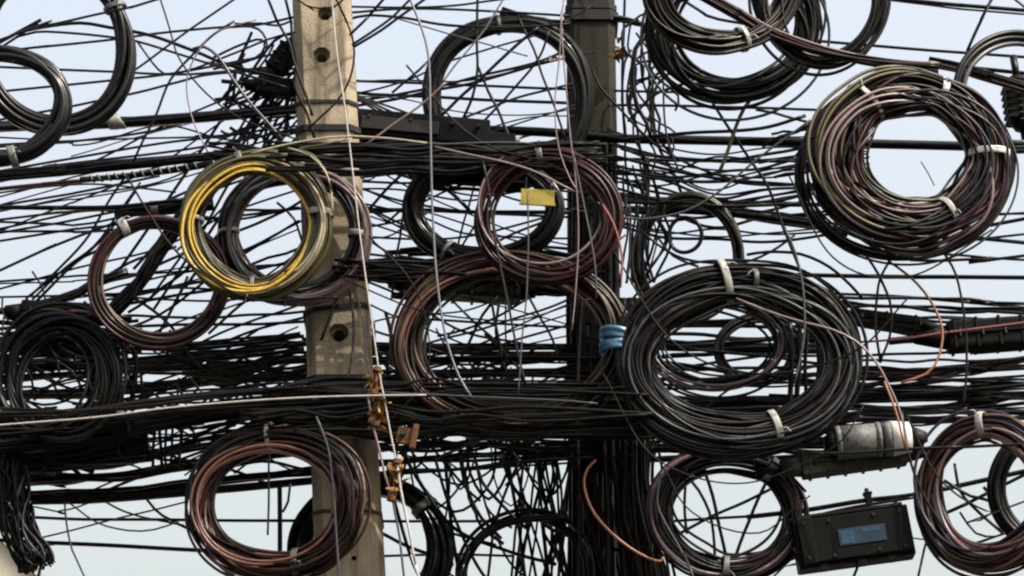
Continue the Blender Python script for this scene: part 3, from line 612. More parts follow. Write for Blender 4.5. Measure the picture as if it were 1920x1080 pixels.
('thin wire dropping to the bottom edge at left', 'grey', 4, -.1, '122,940 126,980 137,1030 160,1082'),
('thin black wire falling into the copper coil, left', 'black', 4, .1, '190,938 250,965 345,985'),
('black wire falling into the copper coil, thicker', 'black', 5.5, .1, '262,918 290,955 320,975 350,990'),
('thin wire rising right below the left dense lines', 'grey', 3.5, .15, '75,1008 140,993 200,978 350,940'),
('short black loop of wire at the lower left corner', 'black', 6, -.1, '68,985 78,1015 80,1045 72,1082'),
('black wire slanting right of the pole foot', 'black', 7, .4, '715,1000 760,1022 800,1038 850,1060'),
('upright black wire right of the blue black coil', 'black', 4.5, .1, '845,860 842,920 834,980'),
('black wire curving down right of the blue black coil', 'black', 7, .1, '862,850 870,900 885,940 903,972 940,1010'),
('second black wire curving down right of the blue black coil', 'black', 7, .12, '890,860 905,905 930,935 960,965 985,990'),
('black wire leaning left over the bottom coil', 'black', 6, .1, '975,860 945,930 925,1000 915,1080'),
('thick black cable curving up from the bottom edge', 'black', 13, .05, '862,1082 880,1040 905,1005 945,982 1000,972 1065,970'),
('short stub of black wire at the bottom between the poles', 'black', 5, .1, '910,948 930,972 960,990'),
('straight black wire falling through the maroon coil', 'black', 7, .1, '1318,870 1335,930 1350,990 1362,1045'),
('black wire crossing the maroon coil, leaning right', 'black', 7, .1, '1448,880 1420,940 1395,1000 1378,1045'),
('black curved wire inside the maroon coil', 'black', 6, .05, '1280,885 1310,920 1330,960 1338,1000 1340,1040'),
('black wire rising right across the maroon coil', 'black', 6, .15, '1270,1003 1340,965 1400,940 1450,915'),
('level black wire across the maroon coil', 'black', 5.5, .15, '1250,978 1340,972 1440,966 1510,960'),
('upright pale grey wire left in the maroon coil', 'grey', 4.5, -.45, '1240,890 1234,930 1238,960 1262,1005 1285,1045 1300,1082'),
('upright black wire left in the maroon coil', 'black', 6, -.1, '1258,875 1259,930 1260,990'),
('second upright black wire left in the maroon coil', 'black', 6, -.08, '1285,870 1284,930 1287,1000'),
('dark line running right below the largest coil', 'black', 8, .2, '1440,742 1560,745 1700,740 1920,722'),
]
for t in T: cable(*t, name='wire' if t[2] <= 4.5 else 'cable', cat='wire' if t[2] <= 4.5 else 'cable')

# ---------------------------------------------------------------- traced bundles and heavy cables
bundle('thick black cable level at upper left with a pale tape', ['rubber', 'black'], 29, 0.05, '0,239 130,233 260,225 380,217 470,210 570,202', 7, strand=11, tapes=[(.655, 32, M_TAPE)])
bundle('black bundle at left sloping up to the yellow coil', B3, 24, -.1, '0,330 100,322 150,317 300,303 400,293 560,285', 16, strand=6)
tb = bundle('bundle wrapped in a spiral of pale tape at left', ['grey', 'soot'], 14, -.25, '150,338 200,333 270,325 330,317 400,306', 8, strand=4.5)
o0 = np.array(tb.location); C = spline(path('165,336 200,333 270,325 330,317 375,310', -.25), .012)
tt = np.linspace(0, 1, 160); Ci = np.stack([np.interp(tt * (len(C) - 1), np.arange(len(C)), C[:, i]) for i in range(3)], 1)
aa = tt * 2 * PI * 13; Ci = Ci - o0 + np.stack([0 * aa, np.cos(aa), np.sin(aa)], 1) * 6.2 * S
V, F = tube_np(Ci, 1.7 * S, 5); link('spiral_tape', mesh_np('spiral_tape', V, F), M_TAPEG, tb)
bundle('black bundle slanting down from the yellow coil to the left case', B3, 34, .05, '375,370 340,410 300,470 255,535 205,592', 22, strand=7)
bundle('dark bundle lashed behind the maroon coil top', B3, 30, .1, '215,396 270,393 330,388 400,380', 14, strand=7, tapes=[(.4, 16, M_TAPEG)])
bundle('thick maroon and black bundle leading into the white tied coil', ['maroon', 'brown', 'black', 'pink', 'maroon', 'black'], 26, -.35, '1330,-4 1390,30 1440,60 1520,90 1600,110 1680,122 1760,128', 14, strand=5.5)
bundle('maroon and black strands leaving the white tied coil to the right', ['maroon', 'black', 'brown', 'pink'], 26, -.3, '1740,118 1800,130 1860,146 1925,165', 10, strand=5)
bundle('black bundle level below the dark beam', B3, 30, .12, '660,285 740,284 830,288 920,294 1010,300 1070,305', 30, strand=7)
bundle('black bundle along the top of the upper middle coil', B3, 22, .3, '940,20 980,36 1020,42 1070,46', 10, strand=7)
bundle('twisted grey strands right of the dark pole top', ['grey', 'soot', 'black'], 18, .45, '1150,33 1180,40 1205,48 1228,56', 9, strand=5)
bundle('heavy black bundle below the left dense lines', B3, 34, -.15, '0,840 120,826 260,800 400,775 600,752', 26, strand=7)
bundle('dark bundle sagging behind the copper coil', B3, 18, .05, '60,938 200,935 330,925 600,900', 12, strand=6)
bundle('black bundle sloping off the left case to the maroon coil', B3, 20, 0, '70,572 110,562 150,548 180,530 240,510', 10, strand=7)
bundle('thick level bundle behind the largest coil', B3, 24, .35, '1160,640 1300,650 1450,652 1560,655', 12, strand=7)
bundle('thick level bundle below the largest coil', B3, 22, .3, '1160,762 1300,762 1450,752 1600,748 1920,742', 12, strand=7)
bundle('tapering dark bundle right of the largest coil', B3, 24, .15, '1540,580 1600,600 1680,618 1760,634', 14, strand=7)
bundle('dusty grey tangle of cables at the lower left corner', ['soot', 'soot', 'soot', 'grey', 'black'], 74, -.1, '14,860 20,910 28,960 42,1005 62,1040 70,1062', 70, strand=4.5, spread=1.0)
bundle('black cables packed into a dark beam at the left edge', B3, 60, -.05, '0,868 80,864 180,852 280,838', 46, strand=7, spread=1)

# ---------------------------------------------------------------- beam, junction cases, tag, clamps
def seat(name, label, cat, px, py, D, ang=0, group=None):
    r = empty(name, P1(px, py, D), math.radians(ang)); tag(r, label, cat, group); return r
# dark wooden beam between the poles
r = seat('crossarm', 'dark weathered crossarm beam bolted to the beige pole', 'beam', 790, 246, 0.06, 5.5)
bm_obj('beam', box_bm(262 * S, .11, 52 * S, (0, 0, 0)), M_WOOD, r, .006)
bm_obj('splice_plate', box_bm(150 * S, .012, 26 * S, (-40 * S, -.063, -4 * S)), M_STEEL, r, .003)
bm_obj('beam_end', box_bm(52 * S, .08, 22 * S, (156 * S, 0, -6 * S)), M_WOOD, r, .005)
for x in (-100, -20, 60, 110): bm_obj('bolt', cyl_bm(4 * S, 4 * S, .02, (x * S, -.064, 9 * S), 'Y', 6), M_STEEL, r)
bm_obj('end_cap', cyl_bm(10 * S, 8 * S, .03, (184 * S, -.01, -6 * S), 'X', 12), M_TAPEG, r, smooth=True)

def splice_case(label, px, py, D, ang, Lp, Hp, m=M_BOX, name='splice_case', ribs=5, taper=.7, lead=30, dep=None):
    """a two shell cable joint case: body shells, ribs, end caps, clamps, cable leads"""
    r = seat(name, label, 'splice case', px, py, D, ang); L, H = Lp * S, Hp * S; dep = dep or H * .9
    bm_obj('upper_shell', box_bm(L, dep, H * .47, (0, 0, H * .245)), m, r, min(H, dep) * .12)
    bm_obj('lower_shell', box_bm(L, dep, H * .47, (0, 0, -H * .245)), m, r, min(H, dep) * .12)
    bm_obj('seam_flange', box_bm(L * .98, dep * 1.16, H * .09), m, r, .002)
    for i in range(ribs):
        x = (-.42 + .84 * i / max(1, ribs - 1)) * L
        bm_obj('rib', box_bm(.012, dep * 1.07, H * 1.05, (x, 0, 0)), m, r, .003)
        bm_obj('clamp_bolt', cyl_bm(.006, .006, H * .28, (x + .02, -dep * .55, 0), 'Z', 8), M_STEEL, r)
    for s in (-1, 1):
        bm = cyl_bm(H * .42, H * .42 * taper, lead * S, (s * (L / 2 + lead * S / 2 - .002), 0, 0), 'X', 14)
        if s < 0:
            bmesh.ops.rotate(bm, verts=bm.verts, cent=(s * (L / 2 + lead * S / 2), 0, 0), matrix=Matrix.Rotation(PI, 3, 'Z'))
        bm_obj('end_cap', bm, m, r, 0, True)
        V, F = tube_np(np.array([(s * (L / 2 + lead * S * .8), 0, 0), (s * (L / 2 + lead * S + .04), 0, .002), (s * (L / 2 + lead * S + .10), 0, .0)]), H * .13, 8)
        link('cable_lead', mesh_np('cable_lead', V, F), CC['black'], r)
    return r
splice_case('black junction case hanging under the brown coil top', 868, 532, .34, 4, 226, 62, ribs=6)
splice_case('small dark junction case left of the brown coil', 765, 512, .34, 0, 74, 38, ribs=3, lead=18)
splice_case('dark left edge case with grey bands', 105, 590, .02, 3, 130, 44, ribs=2)
splice_case('long tapering black case at the right edge', 1850, 628, -.05, -4, 150, 56, ribs=4, lead=60, taper=.35)
splice_case('mossy black case under the grey cable joint', 1600, 862, -.35, -8, 190, 44, ribs=6, lead=34, m=mat('mossy_box', (0.012, 0.012, 0.008), .7, .2, .7, (0.06, 0.056, 0.035), 30, .4))
splice_case('dark joint between the largest coil and right bundles', 1660, 602, .0, 8, 130, 30, ribs=3, lead=40, taper=.5)
splice_case('dark dusty terminal block at the far right', 1912, 195, .0, 86, 80, 56, ribs=6, lead=14)
splice_case('dark clamp block left of the beige pole top', 528, 110, .05, -58, 60, 36, ribs=3, lead=22)
splice_case('second dark clamp block left of the beige pole', 515, 165, .05, 8, 70, 34, ribs=3, lead=22)

# grey ribbed joint with white end
r = seat('cable_joint', 'silvery grey ribbed cable joint with a white end sleeve', 'cable joint', 1632, 826, -.42, -5)
M_SIL = mat('dusty_silver', (0.085, 0.085, 0.085), .55, .2, .95, (0.012, 0.012, 0.011), 55, .5)
bm_obj('barrel', cyl_bm(30 * S, 30 * S, 64 * S, (-22 * S, 0, 0), 'X', 20), M_SIL, r, 0, True)
for x, rr, ww in ((-58, 31, 9), (14, 31.5, 8), (30, 31, 14)): bm_obj('ring', cyl_bm(rr * S, rr * S, ww * S, (x * S, 0, 0), 'X', 20), M_SIL, r, 0, True)
for k in range(6):
    a = PI + (k - 2.5) * .42
    bm_obj('barrel_rib', box_bm(58 * S, 3 * S, 3 * S, (-22 * S, math.cos(a + PI / 2 + PI / 2) * 30 * S, math.sin(a + PI) * 30 * S)), M_SIL, r, .001)
bm_obj('white_sleeve', cyl_bm(32 * S, 27 * S, 34 * S, (54 * S, 0, 0), 'X', 20), CC['white'], r, 0, True)
bm_obj('end_plug', cyl_bm(24 * S, 9 * S, 30 * S, (86 * S, 0, -2 * S), 'X', 16), M_STEEL, r, 0, True)
bm_obj('end_plug', cyl_bm(14 * S, 29 * S, 20 * S, (-72 * S, 0, 0), 'X', 16), M_BOX, r, 0, True)

# black box with a blue label
r = seat('distribution_box', 'black cable distribution box with a faded blue label', 'box', 1598, 1012, -.3, -8)
bm_obj('body', box_bm(208 * S, .10, 92 * S), M_BOX, r, .008)
bm_obj('lid', box_bm(196 * S, .022, 80 * S, (2 * S, -.058, 0)), M_BOX, r, .005)
bm_obj('end_panel', box_bm(26 * S, .018, 84 * S, (-84 * S, -.073, 0)), M_BOX, r, .004)
M_BLUE = mat('faded_blue_label', (0.005, 0.019, 0.040), .5, .2, .9, (0.004, 0.008, 0.012), 25)
bm_obj('blue_label', box_bm(84 * S, .003, 30 * S, (14 * S, -.0715, -2 * S)), M_BLUE, r, .0008)
bm_obj('label_patch', box_bm(24 * S, .001, 24 * S, (-12 * S, -.0737, -3 * S)), mat('pale_blue_print', (0.009, 0.038, 0.075), .5, .2, .9, (0.005, 0.015, 0.03), 40), r, .0003)
bm_obj('label_patch', box_bm(30 * S, .001, 7 * S, (30 * S, -.0737, 6 * S)), mat('pale_blue_print', (0, 0, 0)), r, .0003)
for x in (-62, 6, 60): bm_obj('latch', box_bm(15 * S, .03, 12 * S, (x * S, -.045, -49 * S)), M_BOX, r, .003)
for x in (-86, -40, 40, 86):
    for z in (-32, 32): bm_obj('screw', cyl_bm(3.2 * S, 3.2 * S, .008, (x * S, -.072 if abs(x) < 80 else -.083 if x < 0 else -.07, z * S), 'Y', 8), M_STEEL, r)
for x in (-70, 90): bm_obj('hanger', box_bm(7 * S, .015, 26 * S, (x * S, .02, 56 * S)), M_STEEL, r, .002)
bm_obj('hinge_strip', box_bm(190 * S, .03, 6 * S, (0, -.04, 47 * S)), M_STEEL, r, .002)
# clamp on the line above it
r = seat('line_clamp', 'small black clamp gripping the line above the blue labelled box', 'clamp', 1628, 936, -.15, -8)
bm_obj('jaw', box_bm(12 * S, .03, 22 * S), M_BOX, r, .003); bm_obj('bolt', cyl_bm(4 * S, 4 * S, 12 * S, (0, 0, 14 * S), 'Z', 8), M_STEEL, r); bm_obj('head', box_bm(16 * S, .03, 5 * S, (0, 0, 10 * S)), M_BOX, r, .001)
# yellow tag
r = seat('cable_tag', 'yellow olive plastic tag hanging by the maroon coil', 'tag', 1008, 370, -.68, 3)
bm_obj('plate', box_bm(60 * S, .006, 30 * S), mat('yellow_tag', (0.20, 0.155, 0.015), .5, .3, .6, (0.08, 0.06, 0.01), 22), r, .002)
bm_obj('plate_rim', box_bm(64 * S, .010, 5 * S, (0, 0, -13 * S)), mat('yellow_tag', (0, 0, 0)), r, .001)
for x in (-22, 22): bm_obj('wire_hook', cyl_bm(1.6 * S, 1.6 * S, 26 * S, (x * S, 0, 24 * S), 'Z', 6), M_STEEL, r)

# dry leaves and rusty fittings
def crumpled(n, rx, rz, m, nm, r, seed):
    g = np.random.default_rng(seed)
    for k in range(n):
        c = g.normal(size=3) * np.array([rx * .45, rx * .3, rz * .45]) * S
        d = g.normal(size=3); d /= np.linalg.norm(d); u = np.cross(d, g.normal(size=3)); u /= np.linalg.norm(u); nn = np.cross(d, u)
        L = g.uniform(.5, 1) * min(rx, rz) * S; W = L * g.uniform(.3, .5); V = []
        for i, t in enumerate((-1, -.5, 0, .5, 1)):
            ww = W * (1 - t * t * .9); bend = nn * L * .35 * (t * t)
            V += [c + d * L * t + u * ww + bend + nn * L * .12, c + d * L * t + bend, c + d * L * t - u * ww + bend + nn * L * .12]
        V = np.array(V); V = np.vstack([V, V + nn * .002]); F = []
        for i in range(4):
            for j in range(2):
                q = i * 3 + j; F += [(q, q + 1, q + 4, q + 3), (q + 15, q + 18, q + 19, q + 16)]
        link(nm, mesh_np(nm, V, np.array(F), False), m, r)
r = seat('dry_leaf', 'dry brown leaf caught left of the dark pole', 'leaf', 1036, 108, .2, 20); crumpled(4, 20, 12, M_LEAF, 'leaf_blade', r, 3)
r = seat('dry_leaf_cluster', 'clump of dry brown leaves caught right of the dark pole', 'leaves', 1167, 100, .55, 0); crumpled(10, 20, 34, M_LEAF, 'leaf_blade', r, 5)
def fitting(label, px, py, h, sd, ang=8):
    r = seat('rusty_fitting', label, 'rusty fitting', px, py, -.70, ang, 'rusty fittings on the pale guy wire')
    for s in (-1, 1):
        V, F = tube_np(spline([(s * 5 * S, 0, h * .5 * S), (s * 8 * S, .01, 0), (s * 4 * S, 0, -h * .45 * S)], .012), 2.6 * S, 6); link('side_rod', mesh_np('side_rod', V, F), M_RUST, r)
    for z in (.5, -.45): bm_obj('eye', cyl_bm(8 * S, 7 * S, 9 * S, (0, 0, h * z * S), 'Z', 10), M_RUST, r, .002)
    V, F = tube_np(np.array([(0, 0, h * .3 * S), (1 * S, 0, 0), (0, 0, -h * .3 * S)]), 3 * S, 6); link('screw', mesh_np('screw', V, F), M_RUST, r)
    crumpled(7, 17, h * .7, M_LEAF, 'rust_flake', r, sd)
fitting('rusty brown turnbuckle above the pale messenger wire', 704, 715, 44, 11); fitting('rusty brown turnbuckle just below the pale messenger wire', 708, 772, 50, 12)
fitting('rusty brown turnbuckle at the bottom of the guy wire', 739, 902, 70, 13)
r = seat('rusty_bracket', 'orange rusty bracket right of the lower beige pole', 'bracket', 762, 818, -.66, 10)
bm_obj('plate', box_bm(34 * S, .02, 30 * S), M_RUST, r, .004); bm_obj('arm', box_bm(10 * S, .03, 44 * S, (14 * S, -.01, 0)), M_RUST, r, .003); bm_obj('bolt', cyl_bm(5 * S, 5 * S, .05, (-6 * S, -.01, 2 * S), 'Y', 8), CC['green'], r)

# ---------------------------------------------------------------- counted cables in the dense bands
def rr(a, b): return float(rng.uniform(a, b))
def band(n, x0, x1, L, R, wd, D, label, group, sag=4, cols=B3, split=True, cat='cable', name='cable', out=None, jit=6):
    """n level cables; L and R: y ranges at the two ends"""
    for i in range(n):
        f = (i + rr(-.4, .4)) / max(1, n - 1); f = min(1, max(0, f)); f2 = min(1, max(0, f + rr(-.4, .4)))
        y0 = L[0] + (L[1] - L[0]) * f; y1 = R[0] + (R[1] - R[0]) * f2
        xa = x0 if x0 <= 4 else x0 + rr(-25, 25); xb = x1 if x1 >= 1914 else x1 + rr(-25, 25)
        s = sag * rr(-.5, 1.2); k = 8 if x1 - x0 > 300 else 5; pts = []
        for j in range(k):
            t = j / (k - 1); pts.append((xa + (xb - xa) * t, y0 + (y1 - y0) * t + 4 * s * t * (1 - t) + (rr(-jit, jit) * .5 if 0 < j < k - 1 else 0)))
        d = rr(*D); d2 = d + rr(-.12, .12); wp = rr(*wd); c = cols[int(rng.integers(len(cols)))]
        if out is not None:
            out.append(cable_mesh(pts, wp, (d, d2), 1.5)); continue
        cable(label, c, wp, (d, d2), pts, name, cat, group, 1.5)
def lines(specs, label, group, wd, D, cols=B3, out=None, sway=6):
    for p in specs:
        p = [(x + rr(-2, 2), y + rr(-2, 2)) for x, y in p]
        d = rr(*D); wp = rr(*wd); c = cols[int(rng.integers(len(cols)))]
        if out is not None: out.append(cable_mesh(p, wp, (d, d + rr(-.1, .1)), 2))
        else: cable(label, c, wp, (d, d + rr(-.1, .1)), p, group=group, amp=2)

band(15, 1560, 1920, (668, 800), (655, 782), (5, 8.5), (.0, .5), 'black cable in the level lines at the right edge', 'level lines at the right edge', cols=['black', 'black', 'brown', 'bluish', 'maroon'])
band(9, 1540, 1920, (548, 600), (570, 622), (4.5, 7), (.1, .5), 'black cable in the level lines above the right edge case', 'level lines above the right edge case')
band(11, 1160, 1560, (600, 775), (598, 765), (5, 9), (.2, .6), 'black cable seen through the largest black coil', 'lines behind the largest coil')
band(12, 1150, 1540, (268, 400), (262, 415), (5, 7.5), (.1, .55), 'black cable sagging right of the dark pole at mid height', 'lines right of the dark pole', sag=26)
band(7, 1690, 1920, (395, 490), (400, 488), (5, 8), (.1, .4), 'black cable leaving right from under the white tied coil', 'lines leaving right of the white tied coil')
band(5, 1440, 1540, (205, 338), (200, 320), (5, 7), (.1, .4), 'black cable entering the white tied coil from the left', 'lines entering the white tied coil')
# fan left of the beige pole top
fan = []
for i in range(12):
    f = i / 11; x0 = 480 + rr(-5, 75); y0 = 95 + f * 150 + rr(-20, 20)
    x1 = 205 + f * 150 + rr(-30, 40); y1 = 470 + rr(-60, 110)
    fan.append([(578, 75 + f * 185 + rr(-10, 10)), (x0 + 14, y0 - 14), ((x0 * 2 + x1) / 3 + rr(-8, 8), (y0 * 2 + y1) / 3 + 6), ((x0 + x1 * 2) / 3 + rr(-8, 8), (y0 + y1 * 2) / 3 + 8), (x1, y1)])
lines(fan, 'black cable fanning down left from beside the beige pole', 'fan of cables left of the beige pole', (4.5, 6.5), (.05, .4))
lines([[(55, 556), (112, 505), (165, 440), (205, 380), (235, 330)], [(62, 560), (120, 506), (178, 462), (225, 400), (262, 340)], [(50, 562), (130, 495), (200, 440), (260, 360)], [(60, 570), (140, 492), (185, 470), (280, 420)]],
      'black cable climbing right from the left edge case', 'cables climbing from the left edge case', (4.5, 6), (.05, .2))
lines([[(185, 535), (250, 515), (350, 470)], [(190, 545), (260, 530), (400, 500)], [(188, 552), (270, 545), (420, 520)], [(185, 560), (250, 556), (330, 540), (420, 545)], [(190, 524), (260, 488), (330, 460)], [(200, 575), (300, 560), (460, 535)], [(230, 597), (340, 597), (470, 590), (580, 588)], [(225, 610), (340, 609), (480, 606), (580, 600)], [(240, 585), (320, 530), (380, 480)], [(290, 640), (320, 580), (350, 520)], [(250, 560), (300, 590), (345, 640)]],
      'black cable crossing behind the maroon coil', 'lines behind the maroon coil', (4, 6.5), (.05, .4))
# behind the yellow coil
lines([[(430, 440), (500, 410), (560, 380), (600, 345)], [(440, 480), (520, 440), (600, 395)], [(450, 500), (520, 480), (590, 460)], [(440, 400), (480, 392), (600, 392)], [(440, 520), (500, 500), (600, 480)], [(520, 380), (550, 410), (570, 470)], [(430, 372), (500, 350), (600, 330)], [(380, 640), (480, 600), (600, 560)], [(380, 660), (480, 620), (600, 590)]],
      'black cable crossing behind the yellow coil', 'lines behind the yellow coil', (4.5, 6), (.2, .4))
# hanging cables in the lower middle
up = []
for i in range(14):
    x = 965 + i * 7.5; l = rr(-55, 55); up.append([(x - l * .6, 835), (x - l * .2, 910), (x + l * .2, 985), (x + l * .7, 1082)])
lines(up, 'black cable hanging left of the dark pole foot', 'cables hanging left of the dark pole foot', (4.5, 7), (.1, .6))
up = []
for i in range(11):
    x = 1160 + i * 7.6; up.append([(x + rr(-6, 6), 825), (x + rr(-5, 8), 900), (x + rr(-4, 16), 970), (x + rr(5, 45), 1082)])
lines(up, 'black cable hanging right of the dark pole foot', 'cables hanging right of the dark pole foot', (5, 8), (-.05, .5))
up = []
for i in range(10):
    x = 1068 + i * 9.5; up.append([(x + rr(-4, 4), 262), (x + rr(-4, 4), 400), (x + rr(-4, 4), 600), (x + rr(-4, 4), 850), (x + rr(-4, 4), 1082)])
lines(up, 'black cable strapped down the front of the dark pole', 'cables strapped to the dark pole', (9, 13), (.48, .60), ['soot', 'soot', 'black'])
lines([[(1196, 385), (1198, 440), (1196, 520)], [(1214, 390), (1206, 450), (1204, 525)], [(1228, 390), (1214, 450), (1208, 520)], [(1182, 385), (1182, 450), (1178, 530)], [(1250, 385), (1225, 450), (1205, 525)]],
      'short black cable dropping to the largest coil left shoulder', 'short cables left above the largest coil', (4.5, 6), (-.1, .2))
lines([[(1500, 580), (1498, 680), (1495, 760)], [(1515, 600), (1512, 690), (1510, 770)], [(1480, 600), (1484, 680), (1484, 760)], [(1530, 600), (1535, 680), (1525, 770)]],
      'black cable dropping behind the right of the largest coil', 'cables dropping behind the largest coil', (7, 11), (-.1, .2))
lines([[(240, 800), (237, 870)], [(255, 790), (252, 865)], [(268, 795), (262, 862)], [(290, 780), (288, 875)], [(300, 785), (302, 880)], [(312, 780), (310, 875)], [(325, 775), (322, 870)], [(340, 770), (336, 880)]],
      'short black tie hanging across the left dense lines', 'short ties across the left dense lines', (4.5, 7), (-.15, .1))
lines([[(750, 600), (742, 720)], [(765, 590), (760, 720)], [(780, 590), (778, 720)], [(725, 585), (735, 640), (728, 700)], [(800, 600), (795, 730)], [(700, 600), (705, 650), (725, 690)]],
      'black cable dropping left of the brown coil', 'cables dropping left of the brown coil', (5, 8), (-.05, .3))

# the uncountable rest of the dense bands: one mass
mass = []
def hang(x): return 545 if x < 600 else 1110
LEFT_L = ('black cable in the dense level lines left of the beige pole', 'dense level lines left of the beige pole')
MID_L = ('black cable in the dense level lines between the two poles', 'dense level lines between the poles')
def clump(pts, n, th, D, wd=(4, 8), jit=5, own=None):
    """strands that run together along one wandering path"""
    P_ = [tuple(float(v) for v in q.split(',')) for q in pts.split()]
    for _ in range(n):
        o = rr(-th, th); d = rr(*D); q = []
        for i, (x, y) in enumerate(P_): q.append((x if x <= 4 else x + rr(-12, 12), y + o * (1 + .5 * math.sin(i * 1.7 + o)) + rr(-jit, jit)))
        if own and _ < 3: cable(own[0], B3[int(rng.integers(5))], rr(*wd) + .5, (d, d + rr(-.1, .1)), q, group=own[1], amp=2.5)
        else: mass.append(cable_mesh(q, rr(*wd), (d, d + rr(-.12, .12)), 2.5))
        if _ % 5 == 3:                                   # one that strays from the clump and comes back
            a = int(rng.integers(1, len(P_) - 1)); q2 = list(q); q2[a] = (q2[a][0], q2[a][1] + rr(-32, 36)); mass.append(cable_mesh(q2, rr(3, 5), (d, d), 2.5))
BK = (.16, .6); FR = (-.58, -.17)
clump('0,650 120,655 220,648 340,650 460,640 570,632', 5, 7, (.1, .5), own=LEFT_L)
clump('0,690 120,682 260,676 400,664 500,652 570,646', 7, 9, BK, own=LEFT_L)
clump('560,642 620,645 760,650 920,656 1218,648', 5, 6, BK, own=MID_L)
clump('0,714 150,704 300,694 430,690 560,678 700,678 860,676 1000,672 1218,676', 7, 6, BK)
clump('0,742 160,738 300,722 420,712 520,706 620,702 760,706 900,700 1218,702', 8, 8, BK)
clump('350,692 430,702 500,690 570,676 620,672', 9, 22, (.05, .5), (5, 9), 14)
clump('0,772 120,770 260,754 380,742 500,730 620,728 760,734 900,728 1218,730', 9, 7, FR)
clump('0,806 100,800 200,790 300,778 420,762 540,752 650,756 780,752 920,760 1218,756', 15, 10, (-.3, .3), (5, 10))
clump('0,838 80,834 150,826 210,812 270,796 330,784', 10, 13, (.0, .5), (6, 10), own=LEFT_L)
clump('0,874 120,872 220,866 300,848 420,832 560,820 640,804', 10, 7, (.0, .5), (5, 10), own=LEFT_L)
clump('0,903 120,898 220,892 320,880 430,864 600,844', 9, 6, (.0, .5), (5, 9), own=LEFT_L)
clump('0,931 120,927 230,922 340,910 460,898 600,880', 7, 6, (.0, .5), (4, 8))
clump('0,810 60,836 120,856 170,872', 10, 40, (.0, .4), (8, 13))
clump('400,818 470,802 540,792 620,786 700,792', 11, 22, (.0, .5), (5, 9), 14)
clump('460,780 560,770 640,774 720,766 800,780 900,776 1000,782 1218,776', 15, 12, FR, (5, 9), 9, own=MID_L)
clump('540,808 620,800 700,806 760,812 860,804 960,812 1218,806', 14, 10, FR, (4, 8), 9, own=MID_L)
clump('500,742 580,728 660,722 740,728 820,724 920,732 1218,726', 12, 9, FR, (4, 8), 8, own=MID_L)
clump('690,756 800,750 900,766 1000,758 1218,764', 11, 16, (.0, .6), (5, 10), 10)
clump('690,802 800,794 900,802 1000,796 1218,790', 11, 13, (.0, .6), (5, 9), 10)
clump('690,840 800,836 900,830 1000,838 1218,826', 7, 6, (.0, .6), (4, 8), 7)
clump('690,868 780,864 880,858 980,850 1218,838', 6, 5, (.0, .6), (5, 8), 5, own=MID_L)
clump('690,892 780,884 900,876 1000,864 1218,850', 4, 3, (.0, .6), (4, 7), 4)
for i in range(9):          # loops sagging below the lines in the lower middle and round the dark pole
    x = rr(780, 1060); y = rr(840, 880); w_ = rr(20, 120); h = rr(80, 240)
    mass.append(cable_mesh([(x - w_, y), (x - w_ * .7, y + h * .45), (x - w_ * .1, y + h), (x + w_ * .8, y + h * 1.25), (x + w_ * 1.6, y + h * 1.4)], rr(4, 8), rr(.1, .55), 3))
for i in range(15):
    x = rr(1165, 1225); y = rr(20, 150); w_ = rr(14, 60); h = rr(60, 190)
    mass.append(cable_mesh([(x + w_, y), (x + w_ * .2, y + h * .15), (x, y + h * .5), (x + w_ * .35, y + h * .85), (x + w_ * rr(.2, 1.6), y + h * 1.15), (x + w_ * rr(.6, 2), y + h * 1.5)], rr(3.5, 6.5), rr(.25, .6), 3))
for q in ('300,-4 340,120 430,210 560,262', '640,520 800,585 960,600 1110,560', '1150,470 1260,640 1420,700 1600,660 1700,560', '1130,700 1230,860 1400,905 1560,840 1620,760',
          '240,330 330,470 470,560 640,560', '760,120 880,250 1010,300 1150,290', '1240,870 1300,960 1420,1000 1520,930', '1480,330 1560,480 1700,520 1860,430', '690,440 790,560 800,700 720,800', '1700,780 1760,900 1860,960 1920,940'):
    d = rr(-.74, -.6); mass.append(cable_mesh(q, rr(3, 4.5), (d, d), 3))
for i in range(12):
    x = rr(1160, 1230); mass.append(cable_mesh([(x, rr(280, 330)), (x + rr(-10, 30), 380), (x + rr(-20, 40), 450), (x + rr(-20, 20), 530)], rr(3.5, 6), rr(.1, .5), 3))
for i in range(18):          # curls and ties round the left edge case and its coil
    x = rr(10, 210); y = rr(560, 760); a = rr(0, 6.3); r_ = rr(50, 120)
    mass.append(cable_mesh([(max(6, x + r_ * (math.cos(a + q * .45) - math.cos(a + .9))), y + r_ * .8 * (math.sin(a + q * .45) - math.sin(a + .9))) for q in range(5)], rr(3, 6), rr(-.2, .2), 2))
for i in range(20):          # small curls hanging about the dense lines
    x = rr(240, 560) if i % 2 else rr(700, 1060); y = rr(650, 850); a = rr(0, 6.3); r_ = rr(10, 40)
    mass.append(cable_mesh([(x + r_ * math.cos(a + q * .9), y + r_ * math.sin(a + q * .9)) for q in range(5)], rr(3, 5.5), rr(-.3, .4), 2))
band(20, 1560, 1920, (690, 800), (672, 785), (4, 7), (.0, .6), None, None, out=mass, sag=10)
band(26, 1100, 1600, (745, 868), (745, 862), (5, 10), (.1, .6), None, None, out=mass, sag=10, jit=10)
band(10, 1110, 1580, (600, 745), (600, 745), (4, 8), (.2, .6), None, None, out=mass)
band(12, 0, 250, (600, 690), (600, 690), (5, 9), (.0, .3), None, None, out=mass, jit=12)
band(24, 740, 1110, (470, 560), (485, 545), (6, 11), (.4, .62), None, None, out=mass, sag=-6, jit=10)
band(16, 660, 1110, (262, 305), (268, 315), (6, 10), (.05, .5), None, None, out=mass, sag=6)
band(24, 520, 1110, (264, 320), (268, 318), (4, 8), (-.6, -.17), None, None, out=mass, sag=12, jit=14)
